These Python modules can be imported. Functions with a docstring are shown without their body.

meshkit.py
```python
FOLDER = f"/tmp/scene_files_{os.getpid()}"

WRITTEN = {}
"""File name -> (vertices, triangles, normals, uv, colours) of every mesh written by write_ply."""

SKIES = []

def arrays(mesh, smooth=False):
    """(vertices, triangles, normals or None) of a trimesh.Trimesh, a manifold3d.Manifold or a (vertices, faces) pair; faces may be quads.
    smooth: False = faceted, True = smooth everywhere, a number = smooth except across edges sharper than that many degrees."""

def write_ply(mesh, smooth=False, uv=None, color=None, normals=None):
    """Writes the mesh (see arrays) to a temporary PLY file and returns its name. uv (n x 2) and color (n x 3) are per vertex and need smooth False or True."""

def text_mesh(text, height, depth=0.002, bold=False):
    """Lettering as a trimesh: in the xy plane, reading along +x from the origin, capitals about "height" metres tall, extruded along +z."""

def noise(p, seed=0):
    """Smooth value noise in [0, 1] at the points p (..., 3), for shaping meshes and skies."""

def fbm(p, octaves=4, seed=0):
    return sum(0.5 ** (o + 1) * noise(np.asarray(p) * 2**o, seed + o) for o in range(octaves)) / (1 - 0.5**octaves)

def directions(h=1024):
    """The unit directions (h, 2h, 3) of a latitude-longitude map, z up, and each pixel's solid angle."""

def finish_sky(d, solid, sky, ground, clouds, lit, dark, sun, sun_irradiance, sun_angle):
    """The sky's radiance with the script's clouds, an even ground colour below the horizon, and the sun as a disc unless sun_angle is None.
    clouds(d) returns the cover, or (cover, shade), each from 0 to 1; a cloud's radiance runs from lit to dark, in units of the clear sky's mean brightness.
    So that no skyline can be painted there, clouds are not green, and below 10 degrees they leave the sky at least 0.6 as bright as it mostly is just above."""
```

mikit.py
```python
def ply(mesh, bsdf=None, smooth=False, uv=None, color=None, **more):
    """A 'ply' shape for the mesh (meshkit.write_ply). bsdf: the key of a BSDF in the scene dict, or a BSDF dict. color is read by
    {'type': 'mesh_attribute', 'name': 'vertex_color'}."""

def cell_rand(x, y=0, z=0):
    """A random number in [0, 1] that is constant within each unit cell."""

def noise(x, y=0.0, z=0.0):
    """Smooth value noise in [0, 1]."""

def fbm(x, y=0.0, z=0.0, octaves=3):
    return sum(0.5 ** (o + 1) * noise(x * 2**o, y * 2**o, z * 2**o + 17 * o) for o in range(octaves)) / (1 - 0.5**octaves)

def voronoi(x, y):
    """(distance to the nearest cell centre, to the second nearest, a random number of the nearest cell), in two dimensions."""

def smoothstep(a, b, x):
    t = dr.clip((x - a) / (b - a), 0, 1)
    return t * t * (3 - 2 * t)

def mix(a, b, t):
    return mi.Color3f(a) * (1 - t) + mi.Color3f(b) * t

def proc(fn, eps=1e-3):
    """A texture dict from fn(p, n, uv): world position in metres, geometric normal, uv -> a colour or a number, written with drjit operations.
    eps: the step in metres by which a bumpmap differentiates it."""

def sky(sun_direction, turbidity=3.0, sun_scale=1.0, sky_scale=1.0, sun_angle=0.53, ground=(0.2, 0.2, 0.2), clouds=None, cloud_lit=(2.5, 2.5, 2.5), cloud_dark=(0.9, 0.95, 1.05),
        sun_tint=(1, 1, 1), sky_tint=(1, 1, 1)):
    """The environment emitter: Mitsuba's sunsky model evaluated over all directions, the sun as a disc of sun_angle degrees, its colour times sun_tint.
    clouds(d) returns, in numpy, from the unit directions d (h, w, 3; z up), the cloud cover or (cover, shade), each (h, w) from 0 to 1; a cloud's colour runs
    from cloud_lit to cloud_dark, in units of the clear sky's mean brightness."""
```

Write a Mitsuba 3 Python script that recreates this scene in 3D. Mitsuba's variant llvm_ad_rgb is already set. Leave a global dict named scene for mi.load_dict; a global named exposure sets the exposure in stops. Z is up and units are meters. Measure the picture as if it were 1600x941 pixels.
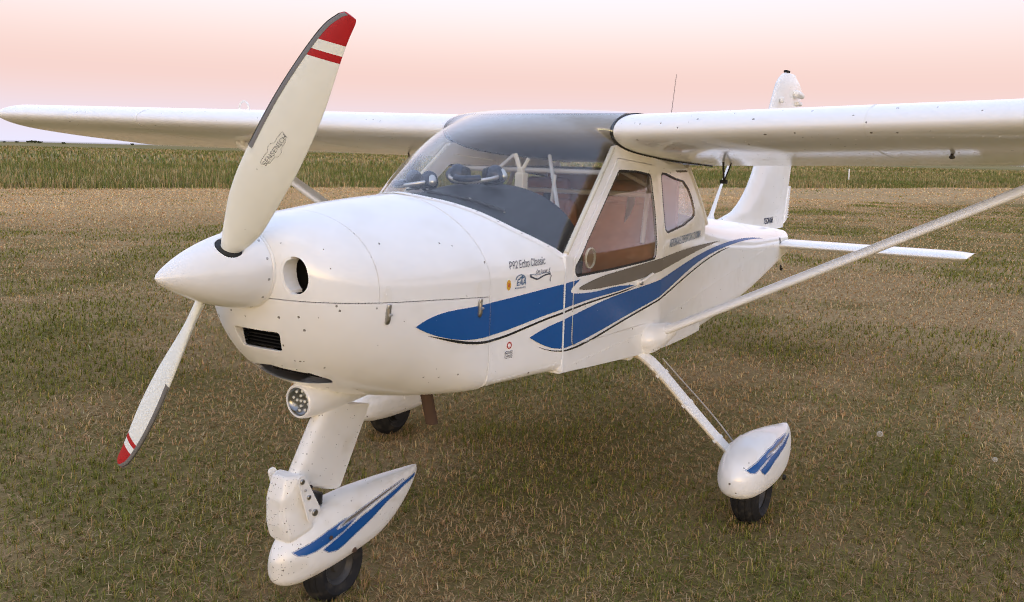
import math
import numpy as np, trimesh, mitsuba as mi, drjit as dr
import manifold3d as m3
import shapely.geometry as sg
import shapely.ops
import meshkit, mikit
from mikit import proc, ply

scene, labels = {'type': 'scene'}, {}
RNG = np.random.default_rng(11)

# ------------------------------------------------------------------ camera
EYE = np.array([-1.6318, -2.2381, 1.6613])
YAW, PITCH, ROLL = 0.5578, -0.1630, 0.0243
FWD = np.array([math.cos(YAW) * math.cos(PITCH), math.sin(YAW) * math.cos(PITCH), math.sin(PITCH)])
RIGHT = np.cross(FWD, [0, 0, 1]); RIGHT /= np.linalg.norm(RIGHT)
UP = np.cross(RIGHT, FWD)
UPR = -math.sin(ROLL) * RIGHT + math.cos(ROLL) * UP
scene['camera'] = {
    'type': 'perspective', 'fov_axis': 'x', 'fov': math.degrees(2 * math.atan(800 / 1400)),
    'near_clip': 0.05, 'far_clip': 9000.0,
    'to_world': mi.ScalarTransform4f().look_at(origin=EYE.tolist(), target=(EYE + FWD).tolist(), up=UPR.tolist())}

# ------------------------------------------------------------------ sky: twilight, sun just down behind the viewer
SUN_AZ, SUN_EL = math.atan2(-0.54, -0.84), math.radians(5.0)
SUN = [math.cos(SUN_AZ) * math.cos(SUN_EL), math.sin(SUN_AZ) * math.cos(SUN_EL), math.sin(SUN_EL)]


def sstep(a, b, x):
    t = np.clip((x - a) / (b - a), 0, 1)
    return t * t * (3 - 2 * t)


def twilight(d):
    """A thin high veil lit by the last light: rose opposite the sun, blue grey at the horizon and overhead."""
    el = np.degrees(np.arcsin(np.clip(d[..., 2], -1, 1)))
    az = np.arctan2(d[..., 1], d[..., 0]) - SUN_AZ
    toward = 0.5 + 0.5 * np.cos(az)
    soft = meshkit.fbm(d * np.array([3.0, 3.0, 9.0]), 3, 5) - 0.5
    e = el + soft * .10
    shade = 0.60 * (1 - sstep(-0.6, 4.6, e)) + sstep(7.0, 30.0, e) * 0.90
    cover = 1 - 0.34 * sstep(4.0, 10.5, e) + 0.24 * sstep(11.0, 30.0, e)
    cover = cover * (1 - 0.92 * toward ** 2.5 * (1 - sstep(8, 55, el)))
    return np.clip(cover, 0, 1), np.clip(shade, 0, 1)


scene['sky'] = mikit.sky(SUN, turbidity=3, sun_scale=0.0, sky_scale=80.0, ground=(0.12, 0.10, 0.06), clouds=twilight,
                         cloud_lit=(1.23, .885, .815), cloud_dark=(1.02, 1.22, 1.68), sky_tint=(.94, 1.01, 1.48))
exposure = -2.0

# ------------------------------------------------------------------ helpers
T4 = mi.ScalarTransform4f


def put(key, mesh, mat, label=None, smooth=30, kind=None, **kw):
    n, base = 0, key
    while key in scene:
        n += 1
        key = f'{base}_{n:03d}'
    scene[key] = ply(mesh, mat, smooth=smooth, **kw)
    e = {}
    if label: e['label'] = label
    if kind: e['kind'] = kind
    if e: labels[key] = e
    return key


def TM(v, f):
    return trimesh.Trimesh(np.asarray(v, float), np.asarray(f, int), process=False)


def MF(mesh):
    return m3.Manifold(m3.Mesh(np.asarray(mesh.vertices, np.float32), np.asarray(mesh.faces, np.uint32)))


def cat(ms):
    ms = [TM(*meshkit.arrays(m)[:2]) if not isinstance(m, trimesh.Trimesh) else m for m in ms]
    return trimesh.util.concatenate(ms)


def loft(rings, closed=True, caps=True):
    """Rings (n, k, 3) to a mesh; caps are fans."""
    R = np.asarray(rings, float); n, k = R.shape[:2]
    v = R.reshape(-1, 3); f = []
    kk = k if closed else k - 1
    i, j = np.meshgrid(np.arange(n - 1), np.arange(kk), indexing='ij')
    a, b = i * k + j, i * k + (j + 1) % k
    c, d = a + k, b + k
    f = np.vstack([np.stack([a, b, d], -1).reshape(-1, 3), np.stack([a, d, c], -1).reshape(-1, 3)])
    if caps and closed:
        c0, c1 = len(v), len(v) + 1
        v = np.vstack([v, R[0].mean(0), R[-1].mean(0)])
        j = np.arange(k)
        f = np.vstack([f, np.stack([(j + 1) % k, j, j * 0 + c0], -1), np.stack([(n - 1) * k + j, (n - 1) * k + (j + 1) % k, j * 0 + c1], -1)])
    m = TM(v, f)
    if caps and closed and m.volume < 0: m.invert()
    return m


def basis(d):
    d = np.asarray(d, float) / np.linalg.norm(d)
    a = np.cross(d, [0, 0, 1] if abs(d[2]) < .9 else [1, 0, 0]); a /= np.linalg.norm(a)
    return d, a, np.cross(d, a)


def tube(pts, r, sides=14, sq=(1, 1)):
    p = np.asarray(pts, float); r = np.broadcast_to(r, (len(p),))
    t = np.gradient(p, axis=0); ang = np.arange(sides) * 2 * np.pi / sides
    rings = []
    _, a0, _ = basis(t[0])
    for q, d, rr in zip(p, t, r):
        d = d / np.linalg.norm(d); a = a0 - d * (a0 @ d); a /= np.linalg.norm(a); a0 = a; b = np.cross(d, a)
        rings.append(q + rr * (sq[0] * np.cos(ang)[:, None] * a + sq[1] * np.sin(ang)[:, None] * b))
    return loft(rings)


def spline(pts, n=24):
    from scipy.interpolate import CubicSpline
    p = np.asarray(pts, float); s = np.r_[0, np.cumsum(np.linalg.norm(np.diff(p, axis=0), axis=1))]
    return CubicSpline(s, p)(np.linspace(0, s[-1], n))


def rbox(c, size, r=.01, n=8):
    """Rounded box as the hull of spheres."""
    s = np.asarray(size, float) / 2 - r
    ball = m3.Manifold.sphere(r, n)
    return m3.Manifold.batch_hull([ball.translate((np.asarray(c) + s * np.array([a, b, d])).tolist()) for a in (-1, 1) for b in (-1, 1) for d in (-1, 1)])


def hull_balls(balls, n=20):
    return m3.Manifold.batch_hull([m3.Manifold.sphere(r, n).translate(list(map(float, c))) for c, r in balls])


def mellow(m, size=.010, it=12):
    t = TM(*meshkit.arrays(m.refine_to_length(size))[:2]); t.merge_vertices()
    trimesh.smoothing.filter_laplacian(t, lamb=.5, iterations=it); return t


def disc(c, axis, r, h, sides=24, bevel=0.0):
    d, _, _ = basis(axis); c = np.asarray(c, float)
    if bevel:
        return tube([c, c + d * (h - bevel), c + d * h], [r, r, r - bevel], sides)
    return tube([c, c + d * h], r, sides)


def prism_y(poly, y0, y1):
    """(x, z) polygon to a manifold between y0 and y1."""
    cs = m3.CrossSection([np.asarray(poly, float)], m3.FillRule.NonZero)
    return cs.extrude(y1 - y0).transform(np.array([[1, 0, 0, 0], [0, 0, -1, y1], [0, 1, 0, 0]], float))


def prism_x(poly, x0, x1):
    """(y, z) polygon to a manifold between x0 and x1."""
    cs = m3.CrossSection([np.asarray(poly, float)], m3.FillRule.NonZero)
    return cs.extrude(x1 - x0).transform(np.array([[0, 0, 1, x0], [1, 0, 0, 0], [0, 1, 0, 0]], float))


def mbox(a, b):
    return m3.Manifold.cube((np.asarray(b) - np.asarray(a)).tolist()).translate(list(map(float, a)))


def soft(poly, r=.03, keep=False):
    """Rounds a polygon's corners."""
    p = sg.Polygon(poly).buffer(-r).buffer(2 * r, quad_segs=6).buffer(-r, quad_segs=6)
    return np.array(p.exterior.coords)[:-1]


def smoothline(pts, n=8):
    """A closed outline through points, corners kept where a point repeats."""
    return np.asarray(pts, float)


def flat_mesh(poly, size=.05):
    """Fine triangles over a shapely polygon."""
    p = poly if hasattr(poly, 'geom_type') else sg.Polygon(poly)
    out = []
    for g in getattr(p, 'geoms', [p]):
        if g.area < 1e-9: continue
        v, f = trimesh.creation.triangulate_polygon(g, engine='earcut')
        v3 = np.c_[v, np.zeros(len(v))]
        v3, f = trimesh.remesh.subdivide_to_size(v3, f, size, max_iter=12)
        m = trimesh.Trimesh(v3, f, process=True); out.append(m)
    return trimesh.util.concatenate(out)


# ------------------------------------------------------------------ materials
def specks(p, s, prob, r0):
    i = [dr.floor(c / s) for c in (p.x, p.y, p.z)]
    h = mikit.cell_rand(i[0], i[1], i[2])
    o = [.5 + .5 * (mikit.cell_rand(i[0] + 31, i[1] + 17 * k, i[2] + 7) - .5) for k in range(3)]
    d = dr.sqrt(dr.square(p.x / s - i[0] - o[0]) + dr.square(p.y / s - i[1] - o[1]) + dr.square(p.z / s - i[2] - o[2]))
    rad = r0 * (.4 + mikit.cell_rand(i[0] + 5, i[1] + 3, i[2] + 11))
    return dr.select((h < prob) & (d < rad), mi.Float(1), mi.Float(0))


def paint_white(p, n, uv):
    t = mikit.fbm(p.x * 7, p.y * 7, p.z * 7, 3)
    base = mikit.mix((.81, .805, .785), (.77, .76, .725), mikit.smoothstep(.45, .85, t))
    # squashed insects and stone chips sit on the faces that meet the air
    front = mikit.smoothstep(.15, .6, -n.x)
    s = specks(p, .046, .10 + .30 * front, .105) + specks(p, .026, .05 + .12 * front, .12)
    return mikit.mix(base, (.10, .085, .06), dr.minimum(s, 1.0) * .85)


def paint_spattered(p, n, uv):
    base = mikit.mix((.79, .775, .73), (.66, .62, .53), mikit.smoothstep(.5, .85, mikit.fbm(p.x * 9, p.y * 9, p.z * 9, 3)))
    front = mikit.smoothstep(.05, .65, -n.x)
    s = specks(p, .0085, .06 + .50 * front, .21) + specks(p, .017, .05 + .20 * front, .13)
    return mikit.mix(base, (.075, .055, .035), dr.minimum(s, 1.0) * .9)


def paint_leg(p, n, uv):
    """White spring leg, yellowed where the old tape on its front edge has weathered."""
    t = mikit.fbm(p.x * 11, p.y * 14, p.z * 14, 3)
    edge = mikit.smoothstep(.35, .75, -n.x) * mikit.smoothstep(.25, .5, t)
    return mikit.mix((.78, .765, .72), (.46, .36, .17), edge * .75)


def gloss(color, rough=.22, coat=1.0, spec=.5, metal=0.0, cg=.97):
    return {'type': 'twosided', 'bsdf': {'type': 'principled', 'base_color': color if isinstance(color, dict) else {'type': 'rgb', 'value': list(color)},
                                         'roughness': rough, 'specular': spec, 'clearcoat': coat, 'clearcoat_gloss': cg, 'metallic': metal}}


def matte(color, rough=.6, spec=.4):
    return gloss(color, rough, 0.0, spec)


def add_mats(d):
    for k, v in d.items(): scene[k] = v


def rubber(p, n, uv):
    return mikit.mix((.014, .014, .015), (.045, .040, .032), mikit.smoothstep(.45, .8, mikit.fbm(p.x * 30, p.y * 30, p.z * 30, 3)))


def leather(p, n, uv):
    return mikit.mix((.36, .155, .075), (.26, .105, .05), mikit.fbm(p.x * 22, p.y * 22, p.z * 22, 3))


HUB = np.array([.22, 0, 1.276])
PHI = .630
BAX = np.array([0, -math.sin(PHI), math.cos(PHI)])


def blade_paint(p, n, uv):
    a = (p.y - HUB[1]) * float(BAX[1]) + (p.z - HUB[2]) * float(BAX[2])
    b = ((p.y - HUB[1]) * float(-BAX[2]) + (p.z - HUB[2]) * float(BAX[1])) * dr.sign(a)
    r = dr.abs(a) - .37 * b
    red = (r > .829) | ((r > .776) & (r < .798))
    t = mikit.fbm(p.x * 18, p.y * 18, p.z * 18, 3)
    white = mikit.mix((.83, .845, .78), (.80, .81, .74), t)
    white = mikit.mix(white, (.30, .28, .22), specks(p, .03, .25, .05))
    return dr.select(red, mi.Color3f(.42, .010, .016), white)


add_mats({
    'm_white': gloss(proc(paint_white), .12, 1.0),
    'm_spatter': gloss(proc(paint_spattered), .25, .8),
    'm_leg': gloss(proc(paint_leg), .35, .7),
    'm_plain': gloss((.78, .77, .735), .3, 1.0),
    'm_blade': gloss(proc(blade_paint), .35, .35, .4),
    'm_strip': gloss((.17, .165, .16), .45, 0.0, .5),
    'm_blue': gloss((.003, .078, .285), .3, .8),
    'm_grey': gloss((.135, .118, .098), .35, .6),
    'm_lineblack': gloss((.012, .012, .014), .35, .5),
    'm_linewhite': gloss((.82, .83, .84), .3, .8),
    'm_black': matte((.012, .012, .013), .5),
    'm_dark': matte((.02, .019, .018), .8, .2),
    'm_glare': matte((.018, .021, .026), .55, .45),
    'm_rubber': matte(proc(rubber), .75, .3),
    'm_seal': matte((.018, .017, .016), .5),
    'm_steel': gloss((.42, .41, .40), .32, 0.0, .5, 1.0),
    'm_alloy': gloss((.60, .60, .60), .3, 0.0, .5, 1.0),
    'm_rust': matte((.085, .052, .036), .7, .3),
    'm_leather': matte(proc(leather), .5, .4),
    'm_cream': gloss((.62, .575, .46), .45, .2),
    'm_trim': matte((.36, .18, .10), .6, .3),
    'm_roof': matte((.16, .15, .14), .8, .2),
    'm_ink': matte((.03, .04, .07), .5),
    'm_greyink': matte((.11, .11, .12), .5),
    'm_inkblue': matte((.05, .11, .22), .5),
    'm_yellow': matte((.62, .36, .04), .5),
    'm_redink': matte((.45, .05, .04), .5),
    'm_reflector': gloss((.32, .33, .34), .18, 0.0, .5, 1.0),
    'm_led': gloss((.85, .85, .80), .2, .5),
    'm_pane': {'type': 'thindielectric', 'int_ior': 1.5, 'specular_transmittance': {'type': 'rgb', 'value': [.93, .94, .94]}},
    'm_sidepane': {'type': 'thindielectric', 'int_ior': 1.37, 'specular_transmittance': {'type': 'rgb', 'value': [.90, .86, .82]}},
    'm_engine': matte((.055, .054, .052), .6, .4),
    'm_red': gloss((.35, .02, .02), .3, .5),
    'm_centre': matte((.30, .272, .225), .5, .3),
    'm_tube': gloss((.46, .44, .40), .35, .3),
    'm_hose': matte((.34, .32, .29), .5),
    'm_rim': gloss((.045, .044, .043), .5, 0.0, .4, 0.0),
})

# ------------------------------------------------------------------ ground
# two fields: mown airfield here, tall standing grass beyond a line some 35 m away
EDGE_A, EDGE_B = np.array([16.27, 31.02]), np.array([80.14, 1.46])
EDGE_D = (EDGE_B - EDGE_A) / np.linalg.norm(EDGE_B - EDGE_A)
EDGE_N = np.array([-EDGE_D[1], EDGE_D[0]])
if EDGE_N @ (EDGE_A - EYE[:2]) < 0: EDGE_N = -EDGE_N


def nz(x, y, s, seed, octv=3):
    return meshkit.fbm(np.stack([np.asarray(x) * s, np.asarray(y) * s, np.zeros_like(np.asarray(x, float)) + seed * 3.7], -1), octv, seed)


def beyond(x, y):
    return (np.asarray(x) - EDGE_A[0]) * EDGE_N[0] + (np.asarray(y) - EDGE_A[1]) * EDGE_N[1]


def dryness(x, y):
    """0 green, 1 straw: growth patches of the mown field, with the dry strip along the tall grass."""
    d = .52 * nz(x, y, .42, 3) + .46 * nz(x, y, 1.25, 4) + .30 * nz(x, y, .13, 6) - .14
    d = (d - .50) * 5.2 + .86
    e = beyond(x, y)
    d = d + .75 * sstep(-18, -10, e + 3 * (nz(x, y, .11, 9) - .5)) - .15 * sstep(-27, -21, e) * (1 - sstep(-19, -13, e))
    return np.clip(d, 0, 1)


def relief(x, y):
    return .022 * (nz(x, y, 1.7, 12) - .5) + .05 * (nz(x, y, .25, 13) - .5) * sstep(6, 14, np.hypot(x - 1.5, y))


STRAW = np.array([[.54, .375, .185], [.47, .315, .15], [.58, .43, .24], [.38, .25, .115], [.50, .31, .145]])
GREEN = np.array([[.155, .175, .032], [.21, .205, .044], [.11, .132, .026], [.29, .25, .064]])
rr = np.concatenate([np.linspace(.0, 6, 61)[1:], np.geomspace(6.2, 60, 90), np.geomspace(64, 7000, 50)])
aa = np.linspace(0, 2 * np.pi, 361)[:-1]
gx = EYE[0] + 1.5 + rr[:, None] * np.cos(aa); gy = EYE[1] + 1.2 + rr[:, None] * np.sin(aa)
far = np.clip(1 - rr[:, None] / 400, 0, 1) + 0 * gx
gz = relief(gx, gy) * far - .012
gv = np.c_[gx.ravel(), gy.ravel(), gz.ravel()]
gv = np.vstack([gv, [[EYE[0] + 1.5, EYE[1] + 1.2, -.012]]])
nA, nR = len(aa), len(rr)
ii, jj = np.meshgrid(np.arange(nR - 1), np.arange(nA), indexing='ij')
a_, b_ = ii * nA + jj, ii * nA + (jj + 1) % nA
gf = np.vstack([np.stack([a_, a_ + nA, b_ + nA], -1).reshape(-1, 3), np.stack([a_, b_ + nA, b_], -1).reshape(-1, 3),
                np.stack([np.full(nA, len(gv) - 1), np.arange(nA), (np.arange(nA) + 1) % nA], -1)])


def ground_color(p, n, uv):
    e = (p.x - float(EDGE_A[0])) * float(EDGE_N[0]) + (p.y - float(EDGE_A[1])) * float(EDGE_N[1])
    near = mikit.fbm(p.x * 14, p.y * 14, 0.0, 4)
    mid = mikit.fbm(p.x * 1.3, p.y * 1.3, 3.0, 4)
    big = mikit.fbm(p.x * .09, p.y * .09, 5.0, 3)
    litter = mikit.mix((.27, .185, .085), (.14, .10, .045), near)
    dry = mikit.mix((.60, .42, .225), (.46, .315, .16), mid)
    green = mikit.mix((.17, .16, .048), (.24, .195, .07), mid)
    d = mikit.smoothstep(.38, .62, .5 * big + .5 * mid + .34 * mikit.smoothstep(-18, -10, e))
    mown = mikit.mix(litter, mikit.mix(green, dry, d), mikit.smoothstep(-19, -11, e) * .3 + .25 + .45 * near)
    streak = mikit.fbm(p.x * .012 + 3, p.y * .012, 1.0, 4)
    field = mikit.mix((.27, .225, .10), (.38, .285, .15), mikit.smoothstep(.35, .65, streak))
    field = mikit.mix(field, (.16, .165, .065), .5 * mikit.fbm(p.x * .8, p.y * .8, 0.0, 4))
    return mikit.mix(mown, field, mikit.smoothstep(-.5, .8, e + (near - .5) * 2))


scene['m_ground'] = {'type': 'twosided', 'bsdf': {'type': 'diffuse', 'reflectance': proc(ground_color)}}
put('ground', TM(gv, gf), 'm_ground', 'flat mown grass airfield, dry and brown with green patches', smooth=True, kind='structure')


def blades(x, y, z, h, w, lean, turn, col, curl=.6, droop=None):
    """Curved grass blades of two segments: returns vertices, faces, colours."""
    n = len(x)
    dx, dy = np.cos(turn), np.sin(turn)
    sx, sy = -dy * w / 2, dx * w / 2
    out = np.sin(lean) * h; up = np.cos(lean) * h
    b = np.stack([x, y, z - .008], 1)
    m = b + np.stack([dx * out * .38, dy * out * .38, up * .62 + .008], 1)
    t = b + np.stack([dx * out * (1 + .2 * curl), dy * out * (1 + .2 * curl), up * (1 - .18 * curl) + .008], 1)
    s = np.stack([sx, sy, np.zeros(n)], 1)
    v = np.stack([b - s, b + s, m - s * .8, m + s * .8, t], 1).reshape(-1, 3)
    o = (np.arange(n) * 5)[:, None]
    f = np.concatenate([o + [[0, 1, 3]], o + [[0, 3, 2]], o + [[2, 3, 4]]], 1).reshape(-1, 3)
    return v, f, np.repeat(col, 5, 0)


def palette(P, n, rng, jit=.15):
    c = P[rng.integers(0, len(P), n)]
    return np.clip(c * (1 + jit * rng.standard_normal((n, 1))) * (1 + .05 * rng.standard_normal((n, 3))), .01, .7)


scene['m_grass'] = {'type': 'twosided', 'bsdf': {'type': 'diffuse', 'reflectance': {'type': 'mesh_attribute', 'name': 'vertex_color'}}}
N = 540000
rad = 1.15 + (42 - 1.15) * RNG.random(N) ** 1.75
ang = YAW + (RNG.random(N) - .5) * math.radians(96)
x, y = EYE[0] + rad * np.cos(ang), EYE[1] + rad * np.sin(ang)
# tussocks: pull a share of the blades towards clump centres
cl = RNG.random(N) < .45
cell = .11
cx, cy = np.floor(x / cell), np.floor(y / cell)
hx = meshkit.noise(np.stack([cx * 7.31 + .5, cy * 3.17 + .5, cx * 0 + .5], -1), 2); hy = meshkit.noise(np.stack([cx * 5.77 + .5, cy * 9.13 + .5, cx * 0 + 1.5], -1), 3)
tx, ty = (cx + hx) * cell, (cy + hy) * cell
pull = np.where(cl, .75, 0)
x, y = x + (tx - x) * pull, y + (ty - y) * pull
dry = dryness(x, y)
isdry = RNG.random(N) < np.clip(.14 + .85 * dry, 0, .985)
swath = sstep(-18, -11, beyond(x, y) + 3 * (nz(x, y, .11, 9) - .5))
col = np.where(isdry[:, None], palette(STRAW * 1.06, N, RNG) * (1 + .30 * swath[:, None]), palette(GREEN, N, RNG))
tall = nz(x, y, 2.3, 21)
h = (.020 + .038 * RNG.random(N) ** 1.4) * (.65 + .9 * tall) * np.where(isdry, .95, 1.12)
w = np.maximum(.0017 + .0014 * RNG.random(N), .00085 * rad)
lean = np.where(isdry, .55 + .95 * RNG.random(N), .15 + .75 * RNG.random(N))
v1 = blades(x, y, relief(x, y) - .012, h, w, lean, RNG.random(N) * 2 * np.pi, col)
# long bent stalks lying over the sward
N2 = 7000
rad = 1.15 + 13 * RNG.random(N2); ang = YAW + (RNG.random(N2) - .5) * math.radians(96)
x, y = EYE[0] + rad * np.cos(ang), EYE[1] + rad * np.sin(ang)
v2 = blades(x, y, relief(x, y) - .01,   .05 + .06 * RNG.random(N2), .0014 + .0010 * RNG.random(N2) + .0003 * rad, .55 + .8 * RNG.random(N2), RNG.random(N2) * 2 * np.pi,
            palette(STRAW * .8, N2, RNG), 1.4)
# a few lush tufts, the largest under the belly beside the main wheel
tv = []
for (ux, uy, R, n) in [(2.62, .55, .30, 420), (2.9, .2, .2, 160), (4.5, 2.6, .2, 120), (5.5, -1.2, .18, 90)]:
    q = RNG.standard_normal((n, 2)) * R * .6
    tv.append(blades(ux + q[:, 0], uy + q[:, 1], np.full(n, -.012), .04 + .06 * RNG.random(n), .0026 + .002 * RNG.random(n), .1 + .6 * RNG.random(n), np.arctan2(q[:, 1], q[:, 0]) + .8 * RNG.standard_normal(n), palette(GREEN * .9, n, RNG)))


# blades pushed up round the tyres
for (ux, uy) in [(.718, -.004), (2.365, -1.091), (2.365, 1.091)]:
    n = 420; t = RNG.random(n) * 2 * np.pi; q = np.c_[.135 * np.cos(t), .075 * np.sin(t)] * (1 + .28 * RNG.random((n, 1)))
    tv.append(blades(ux + q[:, 0], uy + q[:, 1], np.full(n, -.012), .03 + .045 * RNG.random(n), .0022 + .0014 * RNG.random(n), .15 + .7 * RNG.random(n), t + .7 * RNG.standard_normal(n), np.where((RNG.random(n) < .6)[:, None], palette(STRAW * .9, n, RNG), palette(GREEN, n, RNG))))


def join(parts):
    o, V, F, C = 0, [], [], []
    for v, f, c in parts:
        V.append(v); F.append(f + o); C.append(c); o += len(v)
    return np.vstack(V), np.vstack(F), np.vstack(C)


# the mown field farther back, up to the standing grass
N6 = 60000
x = EYE[0] + 88 * RNG.random(N6); y = -26 + 60 * RNG.random(N6)
rad = np.hypot(x - EYE[0], y - EYE[1]); e6 = beyond(x, y)
ok = (rad > 36) & (e6 < .4) & (np.abs(np.arctan2(y - EYE[1], x - EYE[0]) - YAW) < math.radians(48)); x, y, rad, e6 = x[ok], y[ok], rad[ok], e6[ok]; n6 = len(x)
isd = RNG.random(n6) < np.clip(.14 + .85 * dryness(x, y), 0, .985); sw6 = sstep(-18, -11, e6)
v6 = blades(x, y, np.full(n6, -.012), .03 + .05 * RNG.random(n6), .0011 * rad, np.where(isd, .5 + .9 * RNG.random(n6), .2 + .6 * RNG.random(n6)), RNG.random(n6) * 2 * np.pi,
            np.where(isd[:, None], palette(STRAW * 1.06, n6, RNG) * (1 + .30 * sw6[:, None]), palette(GREEN, n6, RNG)))
# thatch: dead clippings pressed flat between the blades
N5 = 190000
rad = 1.15 + 14 * RNG.random(N5) ** 1.3; ang = YAW + (RNG.random(N5) - .5) * math.radians(96)
x, y = EYE[0] + rad * np.cos(ang), EYE[1] + rad * np.sin(ang)
t = RNG.random(N5) * 2 * np.pi; L5 = .015 + .032 * RNG.random(N5); w5 = .0013 + .0012 * RNG.random(N5) + .0003 * rad; z5 = relief(x, y) - .008 + .014 * RNG.random(N5)
d5 = np.stack([np.cos(t) * L5, np.sin(t) * L5, .012 * RNG.standard_normal(N5)], 1); b5 = np.stack([x, y, z5], 1); s5 = np.stack([-np.sin(t) * w5, np.cos(t) * w5, 0 * t], 1)
dr5 = dryness(x, y)
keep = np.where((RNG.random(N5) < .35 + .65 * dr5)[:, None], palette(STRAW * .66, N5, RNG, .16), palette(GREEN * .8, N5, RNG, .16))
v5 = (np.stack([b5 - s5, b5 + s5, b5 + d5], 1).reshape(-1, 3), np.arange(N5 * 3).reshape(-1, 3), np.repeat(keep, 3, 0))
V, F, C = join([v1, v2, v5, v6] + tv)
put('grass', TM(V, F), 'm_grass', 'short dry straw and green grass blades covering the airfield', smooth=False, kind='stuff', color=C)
labels['grass']['category'] = 'grass'

# tall grass: along the line, thinning away behind it
N3 = 125000
s = -25 + 150 * RNG.random(N3)
dp = 42 * RNG.random(N3) ** 2.1 - 1.8 * RNG.random(N3) ** 5
wob = 3.2 * (nz(s, s * 0, .16, 31) - .5) + 1.6 * (nz(s, s * 0, .9, 32) - .5)
x = EDGE_A[0] + EDGE_D[0] * s + EDGE_N[0] * (dp + wob); y = EDGE_A[1] + EDGE_D[1] * s + EDGE_N[1] * (dp + wob)
r = np.hypot(x - EYE[0], y - EYE[1])
lush = nz(x, y, .22, 33)
g = RNG.random(N3) < np.clip(.80 + 1.7 * (lush - .5) - .10 * (dp < 2.0), .30, .97)
TG = np.array([[.15, .175, .048], [.19, .195, .058], [.12, .145, .040], [.24, .215, .075]])
TS = np.array([[.38, .295, .14], [.31, .24, .11], [.43, .34, .17]])
col = np.where(g[:, None], palette(TG, N3, RNG), palette(TS, N3, RNG))
h = (.22 + .34 * RNG.random(N3)) * (.40 + 1.25 * nz(x, y, .45, 35)) * np.where(g, .95, 1.12) * (1 - .35 * np.exp(-np.maximum(dp, 0) / .7))
v3 = blades(x, y, np.full(N3, -.02), h, .012 + .00045 * r, .05 + .42 * RNG.random(N3) ** 1.5, RNG.random(N3) * 2 * np.pi, col, .7)
V, F, C = v3
N4 = 46000
s = -60 + 330 * RNG.random(N4); dp = 40 + 260 * RNG.random(N4) ** 1.7
x = EDGE_A[0] + EDGE_D[0] * s + EDGE_N[0] * dp; y = EDGE_A[1] + EDGE_D[1] * s + EDGE_N[1] * dp
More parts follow.
